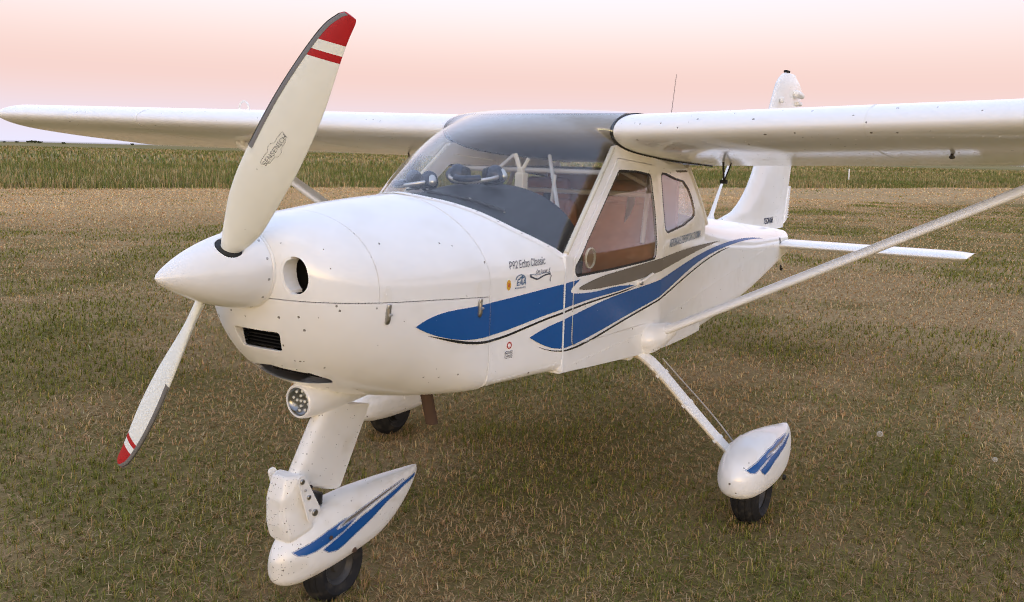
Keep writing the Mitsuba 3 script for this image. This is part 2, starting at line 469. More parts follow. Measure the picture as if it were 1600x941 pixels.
r = np.hypot(x - EYE[0], y - EYE[1])
g = RNG.random(N4) < np.clip(.5 + 2.2 * (nz(x, y, .035, 41) - .5), .1, .95)
v4 = blades(x, y, np.full(N4, -.03), (.35 + .35 * RNG.random(N4)) * (.7 + .6 * nz(x, y, .1, 42)), .02 + .0011 * r, .1 + .4 * RNG.random(N4), RNG.random(N4) * 2 * np.pi, np.where(g[:, None], palette(TG, N4, RNG), palette(TS, N4, RNG)), .7)
V, F, C = join([v3, v4])
put('tall_grass', TM(V, F), 'm_grass', 'tall uncut green and straw grass in a strip behind the mown field', smooth=False, kind='stuff', color=C)
labels['tall_grass']['category'] = 'grass'

# ------------------------------------------------------------------ distant trees on the horizon
add_mats({'m_crown': matte((.050, .058, .030), .9, .1), 'm_bark': matte((.07, .055, .04), .9, .1)})


ORD = ['nearest the left edge of the photo', 'second from the left edge', 'third from the left edge, first of a close clump', 'second of the close clump near the left edge', 'third of the close clump near the left edge', 'last of the close clump near the left edge', 'standing alone midway between the clump and the propeller', 'standing alone just under the far wing']


def far_tree(x, y, hgt, wid, seed, where):
    rng = np.random.default_rng(seed)
    key, n = 'distant_tree', 0
    while key + '__crown' in scene: n += 1; key = f'distant_tree_{n:03d}'
    put(key + '__trunk', tube([(x, y, -.1), (x + .1, y, hgt * .5)], [wid * .07, wid * .04], 8), 'm_bark')
    c = []
    for k in range(46):
        q = rng.standard_normal(3) * np.array([wid * .22, wid * .22, hgt * .15]) + np.array([x, y, hgt * .60])
        b = trimesh.creation.icosphere(1, wid * (.10 + .09 * rng.random()))
        b.vertices *= 1 + .3 * rng.standard_normal((len(b.vertices), 1)); b.apply_translation(q); c.append(b)
    put(key + '__crown', cat(c), 'm_crown')
    labels[key] = {'label': 'tiny dark tree on the horizon, ' + ORD[where], 'category': 'tree', 'group': 'distant trees on the horizon'}


def px_dir(px):
    q = FWD * 1400 + RIGHT * (px - 800)
    q = q[:2] / np.linalg.norm(q[:2]); return q


for k, (px, hgt, wid) in enumerate([(22, 1.6, 4), (41, 2.0, 4), (58, 3.2, 5), (64, 3.8, 5), (69, 3.4, 5), (75, 2.8, 6), (112, 1.8, 5), (217, 3.2, 4)]):
    q = px_dir(px) * (1500 + 60 * (k % 3)); far_tree(EYE[0] + q[0], EYE[1] + q[1], hgt, wid, 50 + k, k)

# ------------------------------------------------------------------ a white marker post in the tall grass and dandelion clocks
mp = EYE[:2] + px_dir(1309) * 72
put('marker_post', cat([tube([(*mp, -.2), (*mp, 1.10)], .05, 10), tube([(*mp, 1.10), (*mp, 1.15)], [.05, .02], 10)]), 'm_plain')
labels['marker_post'] = {'label': 'thin white marker post standing in the tall grass behind the tail fin', 'category': 'post'}


def dandelion(x, y, z, r, n, label):
    key = 'dandelion' if n == 0 else f'dandelion_{n:03d}'
    put(key + '__stem', tube(spline([(x + .02, y, -.01), (x + .012, y, z * .5), (x, y, z)], 6), .0016, 6), 'm_stem')
    rng = np.random.default_rng(n + 5); fs, vs = [], []
    ico = trimesh.creation.icosphere(2, 1.0).vertices
    parts = [trimesh.creation.icosphere(1, r * .22)]
    parts[0].apply_translation((x, y, z))
    for d in ico:
        d, a, b = basis(d + .1 * rng.standard_normal(3)); c = np.array([x, y, z])
        for k in range(5):
            t = 2 * np.pi * k / 5; u = np.cos(t) * a + np.sin(t) * b
            p0 = c + d * r * .72; p1 = c + d * r + u * r * .22; w = np.cross(d, u) * r * .045
            vs += [p0, p1 - w, p1 + w]; fs.append([len(vs) - 3, len(vs) - 2, len(vs) - 1])
    put(key + '__seed_head', cat(parts + [TM(vs, fs)]), 'm_seed', smooth=False)
    labels[key] = {'label': label, 'category': 'dandelion'}


add_mats({'m_stem': matte((.16, .17, .06)), 'm_seed': matte((.62, .60, .55), .9, .1)})
dandelion(3.805, -1.404, .095, .017, 0, 'white dandelion clock in the grass right of the near main wheel')
dandelion(3.799, -2.005, .065, .013, 1, 'ragged grey dandelion clock near the right edge of the photo')

# =================================================================== the aeroplane
A = 'airplane__'
labels['airplane'] = {'label': 'white high wing light aeroplane with blue and grey swooshes parked on dry grass', 'category': 'airplane'}
from scipy.interpolate import PchipInterpolator as PCH

# fuselage sections: x, half width, top, bottom, height of greatest width, exponents above and below
COWL = np.array([
    [.345, .130, 1.410, 1.148, 1.278, 2.0, 2.0], [.352, .165, 1.414, 1.095, 1.272, 2.0, 2.0], [.370, .212, 1.420, 1.040, 1.262, 2.1, 2.05],
    [.400, .257, 1.428, .982, 1.245, 2.2, 2.15], [.450, .302, 1.440, .920, 1.230, 2.2, 2.25], [.520, .340, 1.450, .868, 1.215, 2.15, 2.4],
    [.620, .373, 1.462, .822, 1.205, 2.05, 2.6], [.760, .404, 1.478, .782, 1.20, 1.92, 2.9], [.920, .430, 1.491, .760, 1.20, 1.82, 4.2], [1.060, .4465, 1.498, .766, 1.20, 1.75, 9.0], [1.110, .450, 1.500, .770, 1.20, 1.72, 12.0]])
cowl_f = [PCH(COWL[:, 0], COWL[:, k]) for k in range(1, 7)]
WX, WW = [1.06, 1.11, 1.50, 2.5, 6.2, 6.7], [.446, .450, .53, .53, .11, .05]
BX, BZ = [1.06, 1.11, 1.40, 1.81, 2.29, 3.47, 4.58, 5.99, 6.7], [.785, .784, .781, .751, .714, .656, .688, .790, .86]
bel = PCH(BX, BZ)


def wbase(x): return np.interp(x, WX, WW)


def lean_in(x, z): return np.where((np.asarray(x) > 1.45) & (np.asarray(x) < 3.6), np.clip((z - 1.25) / .5, 0, 2) * .08 * np.clip((3.6 - np.asarray(x)) / .6, 0, 1), 0)


tail_f = {'zt': PCH([3.0, 3.35, 4.6, 5.6, 6.2, 6.7], [1.40, 1.345, 1.232, 1.135, 1.075, 1.02]), 'nt': PCH([3.0, 3.35, 4.2, 5.5, 6.7], [5, 4.2, 2.8, 2.3, 2.1])}


def sec(x, part):
    """(w, zt, zb, zc, nt, nb) of the body at station x."""
    if part == 'cowl': return [float(f(x)) for f in cowl_f]
    if part == 'front':
        t = (x - 1.06) / .44
        return [float(wbase(x)), 1.500 + .012 * t, float(bel(x)), 1.20, 1.74, 16]
    zt = float(tail_f['zt'](x))
    return [float(wbase(x)), zt, float(bel(x)), zt - .22 * min(1, (zt - float(bel(x))) / .5), float(tail_f['nt'](x)), 16 - 8 * np.clip((x - 4) / 2.5, 0, 1)]


def ring(x, s, k=112, inset=0.0):
    w, zt, zb, zc, nt, nb = s
    w, zt, zb = w - inset, zt - inset, zb + inset
    t = np.arange(k) * 2 * np.pi / k
    c, sn = np.cos(t), np.sin(t)
    n = np.where(sn >= 0, nt, nb)
    yy = w * np.sign(c) * np.abs(c) ** (2 / n)
    zz = zc + np.where(sn >= 0, zt - zc, zc - zb) * np.sign(sn) * np.abs(sn) ** (2 / n)
    return np.stack([np.full(k, x), yy, zz], 1)


def body(xs, part, inset=0.0, k=112, ext=0.0):
    R = [ring(x, sec(x, part), k, inset) for x in xs]
    return MF(loft(R))


def side_y(x, z):
    """Half breadth of the skin at (x, z): cowling, front, cabin and tail cone."""
    x, z = np.broadcast_arrays(np.asarray(x, float), np.asarray(z, float)); out = np.zeros(x.shape)
    for i in np.ndindex(x.shape):
        xx, zz = x[i], z[i]
        if 1.5 < xx < 3.349 or (zz < 1.0 and 1.5 < xx < 3.4):
            out[i] = wbase(xx) - lean_in(xx, zz); continue
        w, zt, zb, zc, nt, nb = sec(xx, 'cowl' if xx < 1.085 else 'front' if xx <= 1.5 else 'tail')
        u = (zz - zc) / (zt - zc) if zz > zc else (zc - zz) / (zc - zb)
        out[i] = w * max(1 - abs(u) ** (nt if zz > zc else nb), 0) ** (1 / (nt if zz > zc else nb))
    return out


def on_side(poly, sgn=-1, off=.0016, size=.035):
    """An (x, z) figure laid on the fuselage side."""
    m = flat_mesh(poly, size); x, z = m.vertices[:, 0], m.vertices[:, 1]
    y = sgn * (side_y(x, z) + off)
    return TM(np.c_[x, y, z], m.faces if sgn > 0 else m.faces)


# wing section
LE, TE, CH = np.array([2.02, 1.772]), np.array([3.33, 1.62]), None
CH = np.linalg.norm(TE - LE); CX = (TE - LE) / CH; CZ = np.array([-CX[1], CX[0]])
ROOT, DIHL, DIHT = .45, {-1: .035, 1: .0225}, {-1: .027, 1: .010}


def airfoil(n=44, t=.140, m=.028, p=.4):
    b = np.linspace(0, np.pi, n); c = (1 - np.cos(b)) / 2
    th = 5 * t * (.2969 * np.sqrt(c) - .126 * c - .3516 * c ** 2 + .2843 * c ** 3 - .1036 * c ** 4)
    cam = np.where(c < p, m / p ** 2 * (2 * p * c - c ** 2), m / (1 - p) ** 2 * (1 - 2 * p + 2 * p * c - c ** 2))
    up, lo = np.c_[c, cam + th], np.c_[c, cam - th]
    return np.vstack([up[::-1], lo[1:-1]])


AF = airfoil()


def foil_xz(scale=1.0, off=0.0, thick=1.0):
    a = AF * np.array([1, thick])
    P = LE + CH * (a[:, :1] * CX + a[:, 1:] * CZ)
    if off:
        P = np.array(sg.Polygon(P).buffer(off).exterior.coords)[:-1]
    return P


def lower_z(x):
    P = foil_xz(); k = len(AF) // 2 + 1
    lo = P[43:]; lo = np.vstack([lo, P[:1]]); o = np.argsort(lo[:, 0])
    return np.interp(x, lo[o, 0], lo[o, 1])


# ---- engine cowling: one skin, parted into panels
xs = np.r_[np.linspace(.345, .40, 8), np.linspace(.42, .60, 10), np.linspace(.64, 1.082, 12)]
outer = body(xs, 'cowl', k=144)
inner = body(np.r_[.30, xs[1:-1], 1.12], 'cowl', .009, k=144) if False else MF(loft([ring(.36, [.10, 1.37, 1.17, 1.268, 2, 2], 144)] + [ring(x, sec(x, 'cowl'), 144, .009) for x in np.r_[.385, xs[9:-1]]] + [ring(1.10, sec(1.10, 'cowl'), 144, .009)]))
skin = outer - inner


def egg(cy, cz, ry, rz, n=28, ex=2.2, rot=0):
    t = np.arange(n) * 2 * np.pi / n
    q = np.c_[ry * np.sign(np.cos(t)) * np.abs(np.cos(t)) ** (2 / ex), rz * np.sign(np.sin(t)) * np.abs(np.sin(t)) ** (2 / ex)]
    c, s = math.cos(rot), math.sin(rot)
    return q @ np.array([[c, s], [-s, c]]) + [cy, cz]


INLET = (.188, 1.268, .042, .060)
GRILLE = [(-.115, 1.078), (.105, 1.078), (.085, 1.004), (-.098, 1.004)]
SLOT = [(-.205, .888), (-.14, .928), (0, .946), (.14, .928), (.205, .888), (.10, .874), (0, .869), (-.10, .874)]
holes = []
for sgn in (-1, 1):
    c = INLET
    holes.append(prism_x(egg(sgn * c[0], c[1], c[2], c[3], rot=sgn * .18), .30, .56))
    # scooped lip ahead of the inlet
    skin = skin - m3.Manifold.sphere(1.0, 48).scale([.075, .060, .078]).translate([.372, sgn * (c[0] - .025), c[1]]) if False else skin
gpoly = soft(GRILLE, .014)
spoly = soft(SLOT, .012)
holes += [prism_x(gpoly, .30, .62), prism_x(spoly, .30, .66)]
for hset in holes: skin = skin - hset


def lip(poly, th, x1, dy=0.0):
    a = sg.Polygon(poly); b = a.buffer(-th)
    bi = np.array(b.exterior.coords)[:-1]
    ring_ = prism_x(np.array(a.buffer(.0015).exterior.coords)[:-1], .33, x1) - prism_x(bi + [dy, 0], .30, .8)
    return ring_ ^ outer.translate([.0015, 0, 0])


lips = [lip(egg(s_ * INLET[0], INLET[1], INLET[2], INLET[3], rot=s_ * .18), .007, .408) ^ mbox((.3, min(0, s_ * (INLET[0] - .012)), 1), (.6, max(0, s_ * (INLET[0] - .012)), 1.5)) for s_ in (-1, 1)]
zs = lambda x: 1.138 - .012 * (x - .4)
split = [(.2, 1.140), (.75, 1.1335), (1.2, 1.128)]
topreg = prism_y([(.2, 1.2000), (.60, 1.1720), (.80, 1.1605), (1.2, 1.1330), (1.2, 2), (.2, 2)], -1, 1)
botreg = prism_y([(.2, 1.1975), (.2, .3), (1.2, .3), (1.2, 1.1305), (.80, 1.1580), (.60, 1.1695)], -1, 1)
NOSE_SEAM = .570
nose = skin ^ topreg ^ mbox((.3, -1, .5), (NOSE_SEAM - .0012, 1, 2))
hood = skin ^ topreg ^ mbox((NOSE_SEAM + .0012, -1, .5), (1.0815, 1, 2))
chin = skin ^ botreg ^ mbox((.3, -1, .3), (1.0815, 1, 2))
chinlips = lip(gpoly, .003, .402) + lip(spoly, .004, .47)
put(A + 'nose_cowl', nose, 'm_white', 'white nose cowl with an oval air inlet each side of the spinner')
for L_ in lips: put(A + 'nose_cowl__inlet_duct', L_, 'm_plain')
put(A + 'chin_cowl__opening_lip', chinlips, 'm_plain')
put(A + 'engine_hood', hood, 'm_white', 'white hinged engine hood in front of the windshield')
put(A + 'chin_cowl', chin, 'm_white', 'white rounded cowl bottom with a slot and a grille opening')
# what shows through the openings
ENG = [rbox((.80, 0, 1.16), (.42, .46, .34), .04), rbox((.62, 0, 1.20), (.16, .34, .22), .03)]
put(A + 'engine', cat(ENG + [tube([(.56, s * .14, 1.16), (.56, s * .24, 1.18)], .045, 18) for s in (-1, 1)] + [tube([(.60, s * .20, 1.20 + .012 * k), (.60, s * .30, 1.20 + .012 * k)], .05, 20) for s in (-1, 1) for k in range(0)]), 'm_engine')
for s in (-1, 1):
    put(A + 'engine__cylinder_baffle', rbox((.500, s * .205, 1.252), (.010, .075, .026), .003), 'm_steel')
put(A + 'firewall', loft([ring(x, sec(1.07, 'cowl'), 64, .02) for x in (1.064, 1.074)]), 'm_engine')
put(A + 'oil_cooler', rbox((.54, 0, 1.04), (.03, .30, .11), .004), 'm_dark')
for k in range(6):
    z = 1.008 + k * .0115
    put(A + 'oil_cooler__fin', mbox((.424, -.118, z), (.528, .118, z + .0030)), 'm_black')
put(A + 'slot_dark_block', rbox((.62, 0, .925), (.15, .24, .075), .012), 'm_black')  # black block added behind the chin slot to stand in for the recess shade


# ---- spinner
def revolve_x(prof, n=64, c=(0, 0)):
    prof = np.asarray(prof, float); t = np.arange(n) * 2 * np.pi / n
    return loft([np.stack([np.full(n, x), c[0] + r * np.cos(t), c[1] + r * np.sin(t)], 1) for x, r in prof])


ts = np.linspace(0, 1, 26)
sp = [(-.004 + .338 * t, max(.0015, .127 * (1 - (1 - t) ** 1.55) ** .80)) for t in ts]
sp[0] = (.0, .0012)
SPC = (0, 1.278)
spin = MF(revolve_x([(-.002 + x, r) for x, r in sp], 72, SPC))
for s in (-1, 1):
    cutb = MF(tube([HUB + s * BAX * .045, HUB + s * BAX * .2], .044, 28, (1, 1.0)))
    spin = spin - cutb
put(A + 'spinner', spin, 'm_white', 'pointed white spinner cone')
put(A + 'spinner__backplate', revolve_x([(.334, .126), (.336, .129), (.3435, .129), (.345, .125)], 72, SPC), 'm_plain')
for k in range(12):
    t = 2 * math.pi * (k + .35) / 12
    put(A + 'spinner__screw', disc((.318, .1240 * math.cos(t), 1.278 + .1240 * math.sin(t)), (0, math.cos(t), math.sin(t)), .0048, .0036, 10, .001), 'm_steel')


# ---- propeller
BR = [.070, .095, .118, .16, .201, .25, .303, .36, .43, .50, .58, .655, .72, .789, .84, .872, .895, .912, .922]
BL = [-.018, -.024, -.031, -.042, -.052, -.064, -.073, -.078, -.080, -.080, -.078, -.073, -.066, -.056, -.046, -.036, -.024, -.014, -.002]
BT = [.016, .032, .046, .060, .068, .071, .073, .076, .079, .079, .076, .070, .061, .050, .043, .040, .039, .038, .033]
bl, bt = PCH(BR, BL), PCH(BR, BT)


def pitch(r): return np.radians(np.interp(r, [.1, .3, .5, .7, .9], [50, 36, 26, 19, 15]))


def blade_frame(s):
    er = s * BAX; et = np.cross([1, 0, 0], er)
    if (et[1] > 0) == (s > 0): et = -et
    return er, et


def blade_pt(s, r, c, off=0.0):
    """A point of the blade plane: r along it, c across (leading edge negative), off ahead of it."""
    er, et = blade_frame(s); p = pitch(r)
    cd = math.cos(p) * et + math.sin(p) * np.array([1, 0, 0]); nn = math.sin(p) * et - math.cos(p) * np.array([1, 0, 0])
    return HUB + r * er + c * cd + off * nn


def blade_ring(s, r, n=30, grow=0.0):
    L, Tt = float(bl(r)) - grow, float(bt(r)) + grow; ch = Tt - L
    tk = np.interp(r, [.09, .2, .4, .7, .93], [.030, .026, .021, .014, .006]) / 2
    b = np.linspace(0, np.pi, n // 2 + 1); c = (1 - np.cos(b)) / 2
    th = tk * 2.05 * np.sqrt(c) * (1 - c) ** .75 * 1.25
    up = [blade_pt(s, r, L + ch * cc, t * 1.25 + grow) for cc, t in zip(c, th)]; lo = [blade_pt(s, r, L + ch * cc, -t * .75 - grow) for cc, t in zip(c, th)]
    return np.array(up[::-1] + lo[1:-1])


def front_off(r, c):
    """How far the blade's front face stands ahead of its chord plane."""
    L, Tt = float(bl(r)), float(bt(r)); u = np.clip((c - L) / (Tt - L), 0, 1)
    tk = np.interp(r, [.09, .2, .4, .7, .93], [.030, .026, .021, .014, .006]) / 2
    return tk * 2.05 * np.sqrt(u) * (1 - u) ** .75 * 1.25 * 1.25


RS = np.r_[np.linspace(.070, .2, 9), np.linspace(.23, .84, 24), np.linspace(.855, .922, 12)]
for s in (1, -1):
    key = put(A + 'propeller_blade', loft([blade_ring(s, r) for r in RS]), 'm_blade',
              'upright cream propeller blade with red and white tip' if s > 0 else 'downward propeller blade with red and white tip', smooth=35)
    # grey erosion strip wrapped round the leading edge
    rows = []
    for r in np.linspace(.435, .920, 40):
        L = float(bl(r)); q = [blade_pt(s, r, L + .013, -front_off(r, L + .013) * .6 - .0012), blade_pt(s, r, L - .0016, 0), blade_pt(s, r, L + .0055, front_off(r, L + .0055) + .0012), blade_pt(s, r, L + .0155, front_off(r, L + .0155) + .0010)]
        rows.append(q)
    put(key + '__leading_edge_strip', loft(rows, closed=False, caps=False), 'm_strip', smooth=True)
    put(key + '__root_cuff', tube([HUB + s * BAX * .06, HUB + s * BAX * .098], [.042, .042], 28), 'm_black')
    if s > 0:
        # maker's emblem: winged outline with the name across it
        R0, C0 = .470, -.004
        EM = 1.18

        def on_blade(m, ang=math.radians(-9), off=.0008):
            v = m.vertices * EM; ca, sa = math.cos(ang), math.sin(ang)
            rr_, cc_ = R0 + v[:, 0] * ca - v[:, 1] * sa, C0 - (v[:, 0] * sa + v[:, 1] * ca)
            return TM([blade_pt(1, a, b, front_off(a, b) + off + z * .3) for a, b, z in zip(rr_, cc_, v[:, 2])], m.faces)
        wingo = sg.Polygon([(-.052, .004), (-.050, .011), (-.026, .013), (-.014, .012), (-.008, .018), (.008, .018), (.014, .012), (.03, .013), (.052, .012), (.050, .002), (.036, -.009), (.014, -.010), (.008, -.016), (-.008, -.016), (-.014, -.010), (-.036, -.009)])
        put(key + '__emblem', on_blade(flat_mesh(wingo.difference(wingo.buffer(-.0009)), .01), off=.0006), 'm_greyink')
        tm = meshkit.text_mesh('SENSENICH', .0115, .0006, False)
        tm.apply_translation([-(tm.bounds[0, 0] + tm.bounds[1, 0]) / 2, -.0055, 0]); tm.apply_scale([.098 / (tm.bounds[1, 0] - tm.bounds[0, 0]), 1, 1])
        put(key + '__lettering', on_blade(tm), 'm_greyink', 'black capitals reading SENSENICH', smooth=False)

# ---- fuselage shell
fx = np.linspace(1.0845, 1.5, 14)
front = body(fx, 'front', k=200) - MF(loft([ring(x, sec(x, 'front'), 200, .01) for x in np.linspace(1.02, 1.56, 14)]))


_wb = PCH([0, .10, .174, .258, .383, .465, .515, .60], [1.10, 1.125, 1.182, 1.245, 1.338, 1.440, 1.518, 1.62])


def ws_base(y): return _wb(np.abs(y))


yb = np.linspace(-.515, .515, 41)
cut_plan = [(float(ws_base(y)) + .004, y) for y in yb] + [(1.8, .5155), (1.8, -.5155)]
cs = m3.CrossSection([np.array(cut_plan)], m3.FillRule.EvenOdd)
front = front - cs.extrude(.5).translate([0, 0, 1.262])
front = front - mbox((1.49, -.49, .9), (1.6, .49, 1.6))
put(A + 'fuselage', front, 'm_white', 'white flat sided cabin front with swooshes and small decals')

# cabin middle
mx = np.r_[1.503, np.linspace(1.56, 2.45, 12), np.linspace(2.5, 3.349, 14)]


def mid_ring(x, inset=0.0):
    w, zb = float(wbase(x)) - inset, float(bel(x)) + inset
    P = [(-w + .012, zb), (-w + .003, zb + .004), (-w, zb + .014)] + [(-(w - float(lean_in(x, z))), z) for z in (1.0, 1.25, 1.4, 1.5, 1.6, 1.7, 1.85)]
    P = P + [(-a, b) for a, b in P[::-1]]
    return np.array([(x, a, b) for a, b in P])


mid = MF(loft([mid_ring(x) for x in mx])) - MF(loft([mid_ring(x, .014) for x in np.r_[1.45, mx[1:-1], 3.40]]))
flo = foil_xz(off=.006)
mid = mid - prism_y(flo, -.6, .6)
mid = mid - prism_y([(1.3, 1.262), (1.509, 1.262), (2.05, 1.705), (2.15, 1.72), (2.15, 2.2), (1.3, 2.2)], -.6, .6)
mid = mid - prism_y([(3.075, 1.60), (3.352, 1.305), (3.6, 1.305), (3.6, 2.2), (2.0, 2.2), (2.0, 1.75), (2.6, 1.76)], -.6, .6)
DOOR = soft([(1.575, 1.245), (2.075, 1.652), (2.505, 1.618), (2.492, 1.10), (2.47, .865), (1.575, .885)], .025)
DWIN = soft([(1.572, 1.205), (1.70, 1.310), (2.075, 1.602), (2.27, 1.597), (2.432, 1.580), (2.440, 1.40), (2.420, 1.172), (2.30, 1.168), (1.96, 1.164), (1.60, 1.166)], .028)
QWIN = soft([(2.575, 1.585), (2.66, 1.583), (2.83, 1.556), (2.985, 1.540), (3.06, 1.498), (3.115, 1.435), (3.152, 1.355), (3.09, 1.332), (2.90, 1.303), (2.60, 1.285), (2.555, 1.30), (2.560, 1.43)], .028)
doorgap = np.array(sg.Polygon(DOOR).buffer(.0028).exterior.coords)[:-1]
door = mid ^ prism_y(DOOR, -.7, .7)
door = door - prism_y(DWIN, -.7, .7)
mid = mid - prism_y(doorgap, -.7, .7) - prism_y(QWIN, -.7, .7)
put(A + 'cabin', mid, 'm_white', 'white cabin walls under the wing with riveted pillars')
dm = TM(*meshkit.arrays(door)[:2]); dparts = dm.split(only_watertight=False)
for s in (-1, 1):
    q = trimesh.util.concatenate([d for d in dparts if d.centroid[1] * s > 0])
    q.vertices[:, 1] += s * .003
    put(A + 'door', q, 'm_white', 'white cabin door with a large window and round air vent' if s < 0 else None)
for s, dk in ((-1, 'door'), (1, 'door_001')):
    p = on_side(sg.Polygon(DWIN).buffer(.004), s, -.006, .03)
    p.vertices[:, 1] += s * .016 * (1 - ((p.vertices[:, 0] - 2.0) / .46) ** 2) * np.clip((1.61 - p.vertices[:, 2]) / .1, 0, 1) * np.clip((p.vertices[:, 2] - 1.155) / .08, 0, 1)
    # the thin moulded pane is slightly dished
    P = np.array(DWIN); c = P.mean(0)
    put(A + dk + '__window', p, 'm_sidepane', smooth=True)
    rub = on_side(sg.Polygon(DWIN).buffer(.001).difference(sg.Polygon(DWIN).buffer(-.010)), s, .0008, .05)
    put(A + dk + '__window_seal', rub, 'm_seal', smooth=False)
    vx, vz = 1.722, 1.236
    yv = s * (float(side_y(vx, vz)))
    put(A + dk + '__air_vent', cat([tube([(vx, yv - s * .004, vz), (vx, yv + s * .006, vz)], [.041, .040], 32)]), 'm_pane', smooth=30)
    put(A + dk + '__vent_rim', TM(*meshkit.arrays(MF(tube([(vx, yv - s * .006, vz), (vx, yv + s * .0035, vz)], .0435, 32)) - MF(tube([(vx, yv - s * .02, vz), (vx, yv + s * .02, vz)], .0405, 32)))[:2]), 'm_cream')
    hx_, hz_ = 2.24, 1.088
    yh = s * float(side_y(hx_, hz_))
    put(A + dk + '__handle', cat([tube([(hx_ - .02, yh, hz_ - .012), (hx_ - .02, yh + s * .012, hz_ - .012)], .016, 18), hull_balls([((hx_ - .02, yh + s * .016, hz_ - .008), .009), ((hx_ + .10, yh + s * .022, hz_ + .020), .007)], 12)]), 'm_plain')
    put(A + dk + '__lock', disc((hx_ - .02, yh + s * .012, hz_ - .012), (0, s, 0), .0085, .014, 14), 'm_steel')
    put(A + 'cabin__quarter_window', on_side(sg.Polygon(QWIN).buffer(.004), s, -.004, .06), 'm_sidepane', smooth=True)
    put(A + 'cabin__window_seal', on_side(sg.Polygon(QWIN).buffer(.001).difference(sg.Polygon(QWIN).buffer(-.008)), s, .0008, .05), 'm_seal', smooth=False)
# sloped rear window with its white frame
a0, b0 = np.array([3.085, 1.592]), np.array([3.352, 1.308])
rw = []
for t in np.linspace(0, 1, 8):
    q = a0 + (b0 - a0) * t; w = float(wbase(q[0]) - lean_in(q[0], q[1])) - .01
    rw.append([(q[0] + .035 * (1 - (u * u)), w * u, q[1] + .03 * (1 - u * u)) for u in np.linspace(-1, 1, 15)])
put(A + 'rear_window', loft(rw, closed=False, caps=False), 'm_sidepane', smooth=True)
for s in (-1, 1):
    pts = []
    for t in np.linspace(-.06, 1.10, 10):
        q = a0 + (b0 - a0) * t; w = float(wbase(q[0]) - lean_in(q[0], q[1]))
        pts.append((q[0] + .008, s * (w - .008), q[1] + .006))
    put(A + 'rear_window__frame', tube(pts, .016, 10), 'm_plain')

# tail cone
tx = np.linspace(3.352, 6.50, 44)
tail = body(tx, 'tail', k=160)
put(A + 'tail_cone', tail, 'm_white', 'white tapering tail cone with rounded back')
put(A + 'tail_cone__end_cap', hull_balls([((6.50, 0, .99), .05), ((6.56, 0, .965), .045), ((6.50, 0, .90), .045)], 20), 'm_plain')
# panel strips and rivets on the near and far sides
rv = []
for s in (-1, 1):
    rows = []
    rows += [(1.105, z) for z in np.linspace(.80, 1.12, 14)] + [(1.47, z) for z in np.linspace(.80, 1.0, 8)] + [(x, .815 - .006 + .035 * (x - 1.1)) for x in np.linspace(1.13, 1.46, 13)]
    rows += [(x, .80 + (x - 1.5) * .03) for x in np.linspace(1.5, 2.45, 34)]
    rows += [(x, .86 + .04 * (x - 2.6)) for x in np.linspace(2.56, 5.6, 90)] + [(2.53, z) for z in np.linspace(.78, 1.25, 18)] + [(3.36, z) for z in np.linspace(.72, 1.2, 18)] + [(4.4, z) for z in np.linspace(.75, 1.1, 13)] + [(5.4, z) for z in np.linspace(.80, 1.02, 10)]
    # pillar
    rows += [(1.545 + .50 * t, 1.262 + .415 * t) for t in np.linspace(0, 1, 22)] + [(2.53, z) for z in np.linspace(1.28, 1.58, 12)]
    for x, z in rows:
        y = s * float(side_y(x, z)); b = trimesh.creation.icosphere(1, .0046); b.vertices *= [1, .45, 1]; b.apply_translation((x, y, z)); rv.append(b)
put(A + 'fuselage__rivets', cat(rv), 'm_plain', kind='stuff')
for s in (-1, 1):
    laps = [[(1.115, .806), (2.47, .846), (2.47, .853), (1.115, .813)], [(2.526, .77), (2.534, .77), (2.534, 1.28), (2.526, 1.28)], [(2.56, .868), (5.7, .975), (5.7, .981), (2.56, .874)],
            [(4.396, .74), (4.404, .74), (4.404, 1.10), (4.396, 1.10)], [(5.396, .80), (5.404, .80), (5.404, 1.02), (5.396, 1.02)]]
    for lp in laps: put(A + 'fuselage__skin_lap', on_side(lp, s, .0016, .05), 'm_white', smooth=False)
# raised cover strip on the door post seam and a rub strip on the nose latch line
for s in (-1, 1):
    put(A + 'fuselage__seam_strip', on_side([(1.496, .79), (1.506, .79), (1.506, 1.255), (1.496, 1.255)], s, .0030, .04), 'm_linewhite', smooth=False)

# ---- windshield: one blown sheet over the nose of the wing centre
off_foil = np.array(sg.Polygon(foil_xz()).buffer(.012).exterior.coords)


def nose_path():
    """Along the wing's nose, from under the pillar head forward, round and back over the top."""
    P = foil_xz(off=.011); i0 = np.argmin(np.hypot(P[:, 0] - 2.055, P[:, 1] - 1.695)); i1 = np.argmin(np.hypot(P[:, 0] - 2.26, P[:, 1] - 1.862))
    seq = P[min(i0, i1):max(i0, i1) + 1]
    return seq if seq[0, 1] < seq[-1, 1] else seq[::-1]


def resample(P, n):
    s = np.r_[0, np.cumsum(np.linalg.norm(np.diff(P, axis=0), axis=1))]; u = np.linspace(0, s[-1], n)
    return np.stack([np.interp(u, s, P[:, k]) for k in range(P.shape[1])], 1)


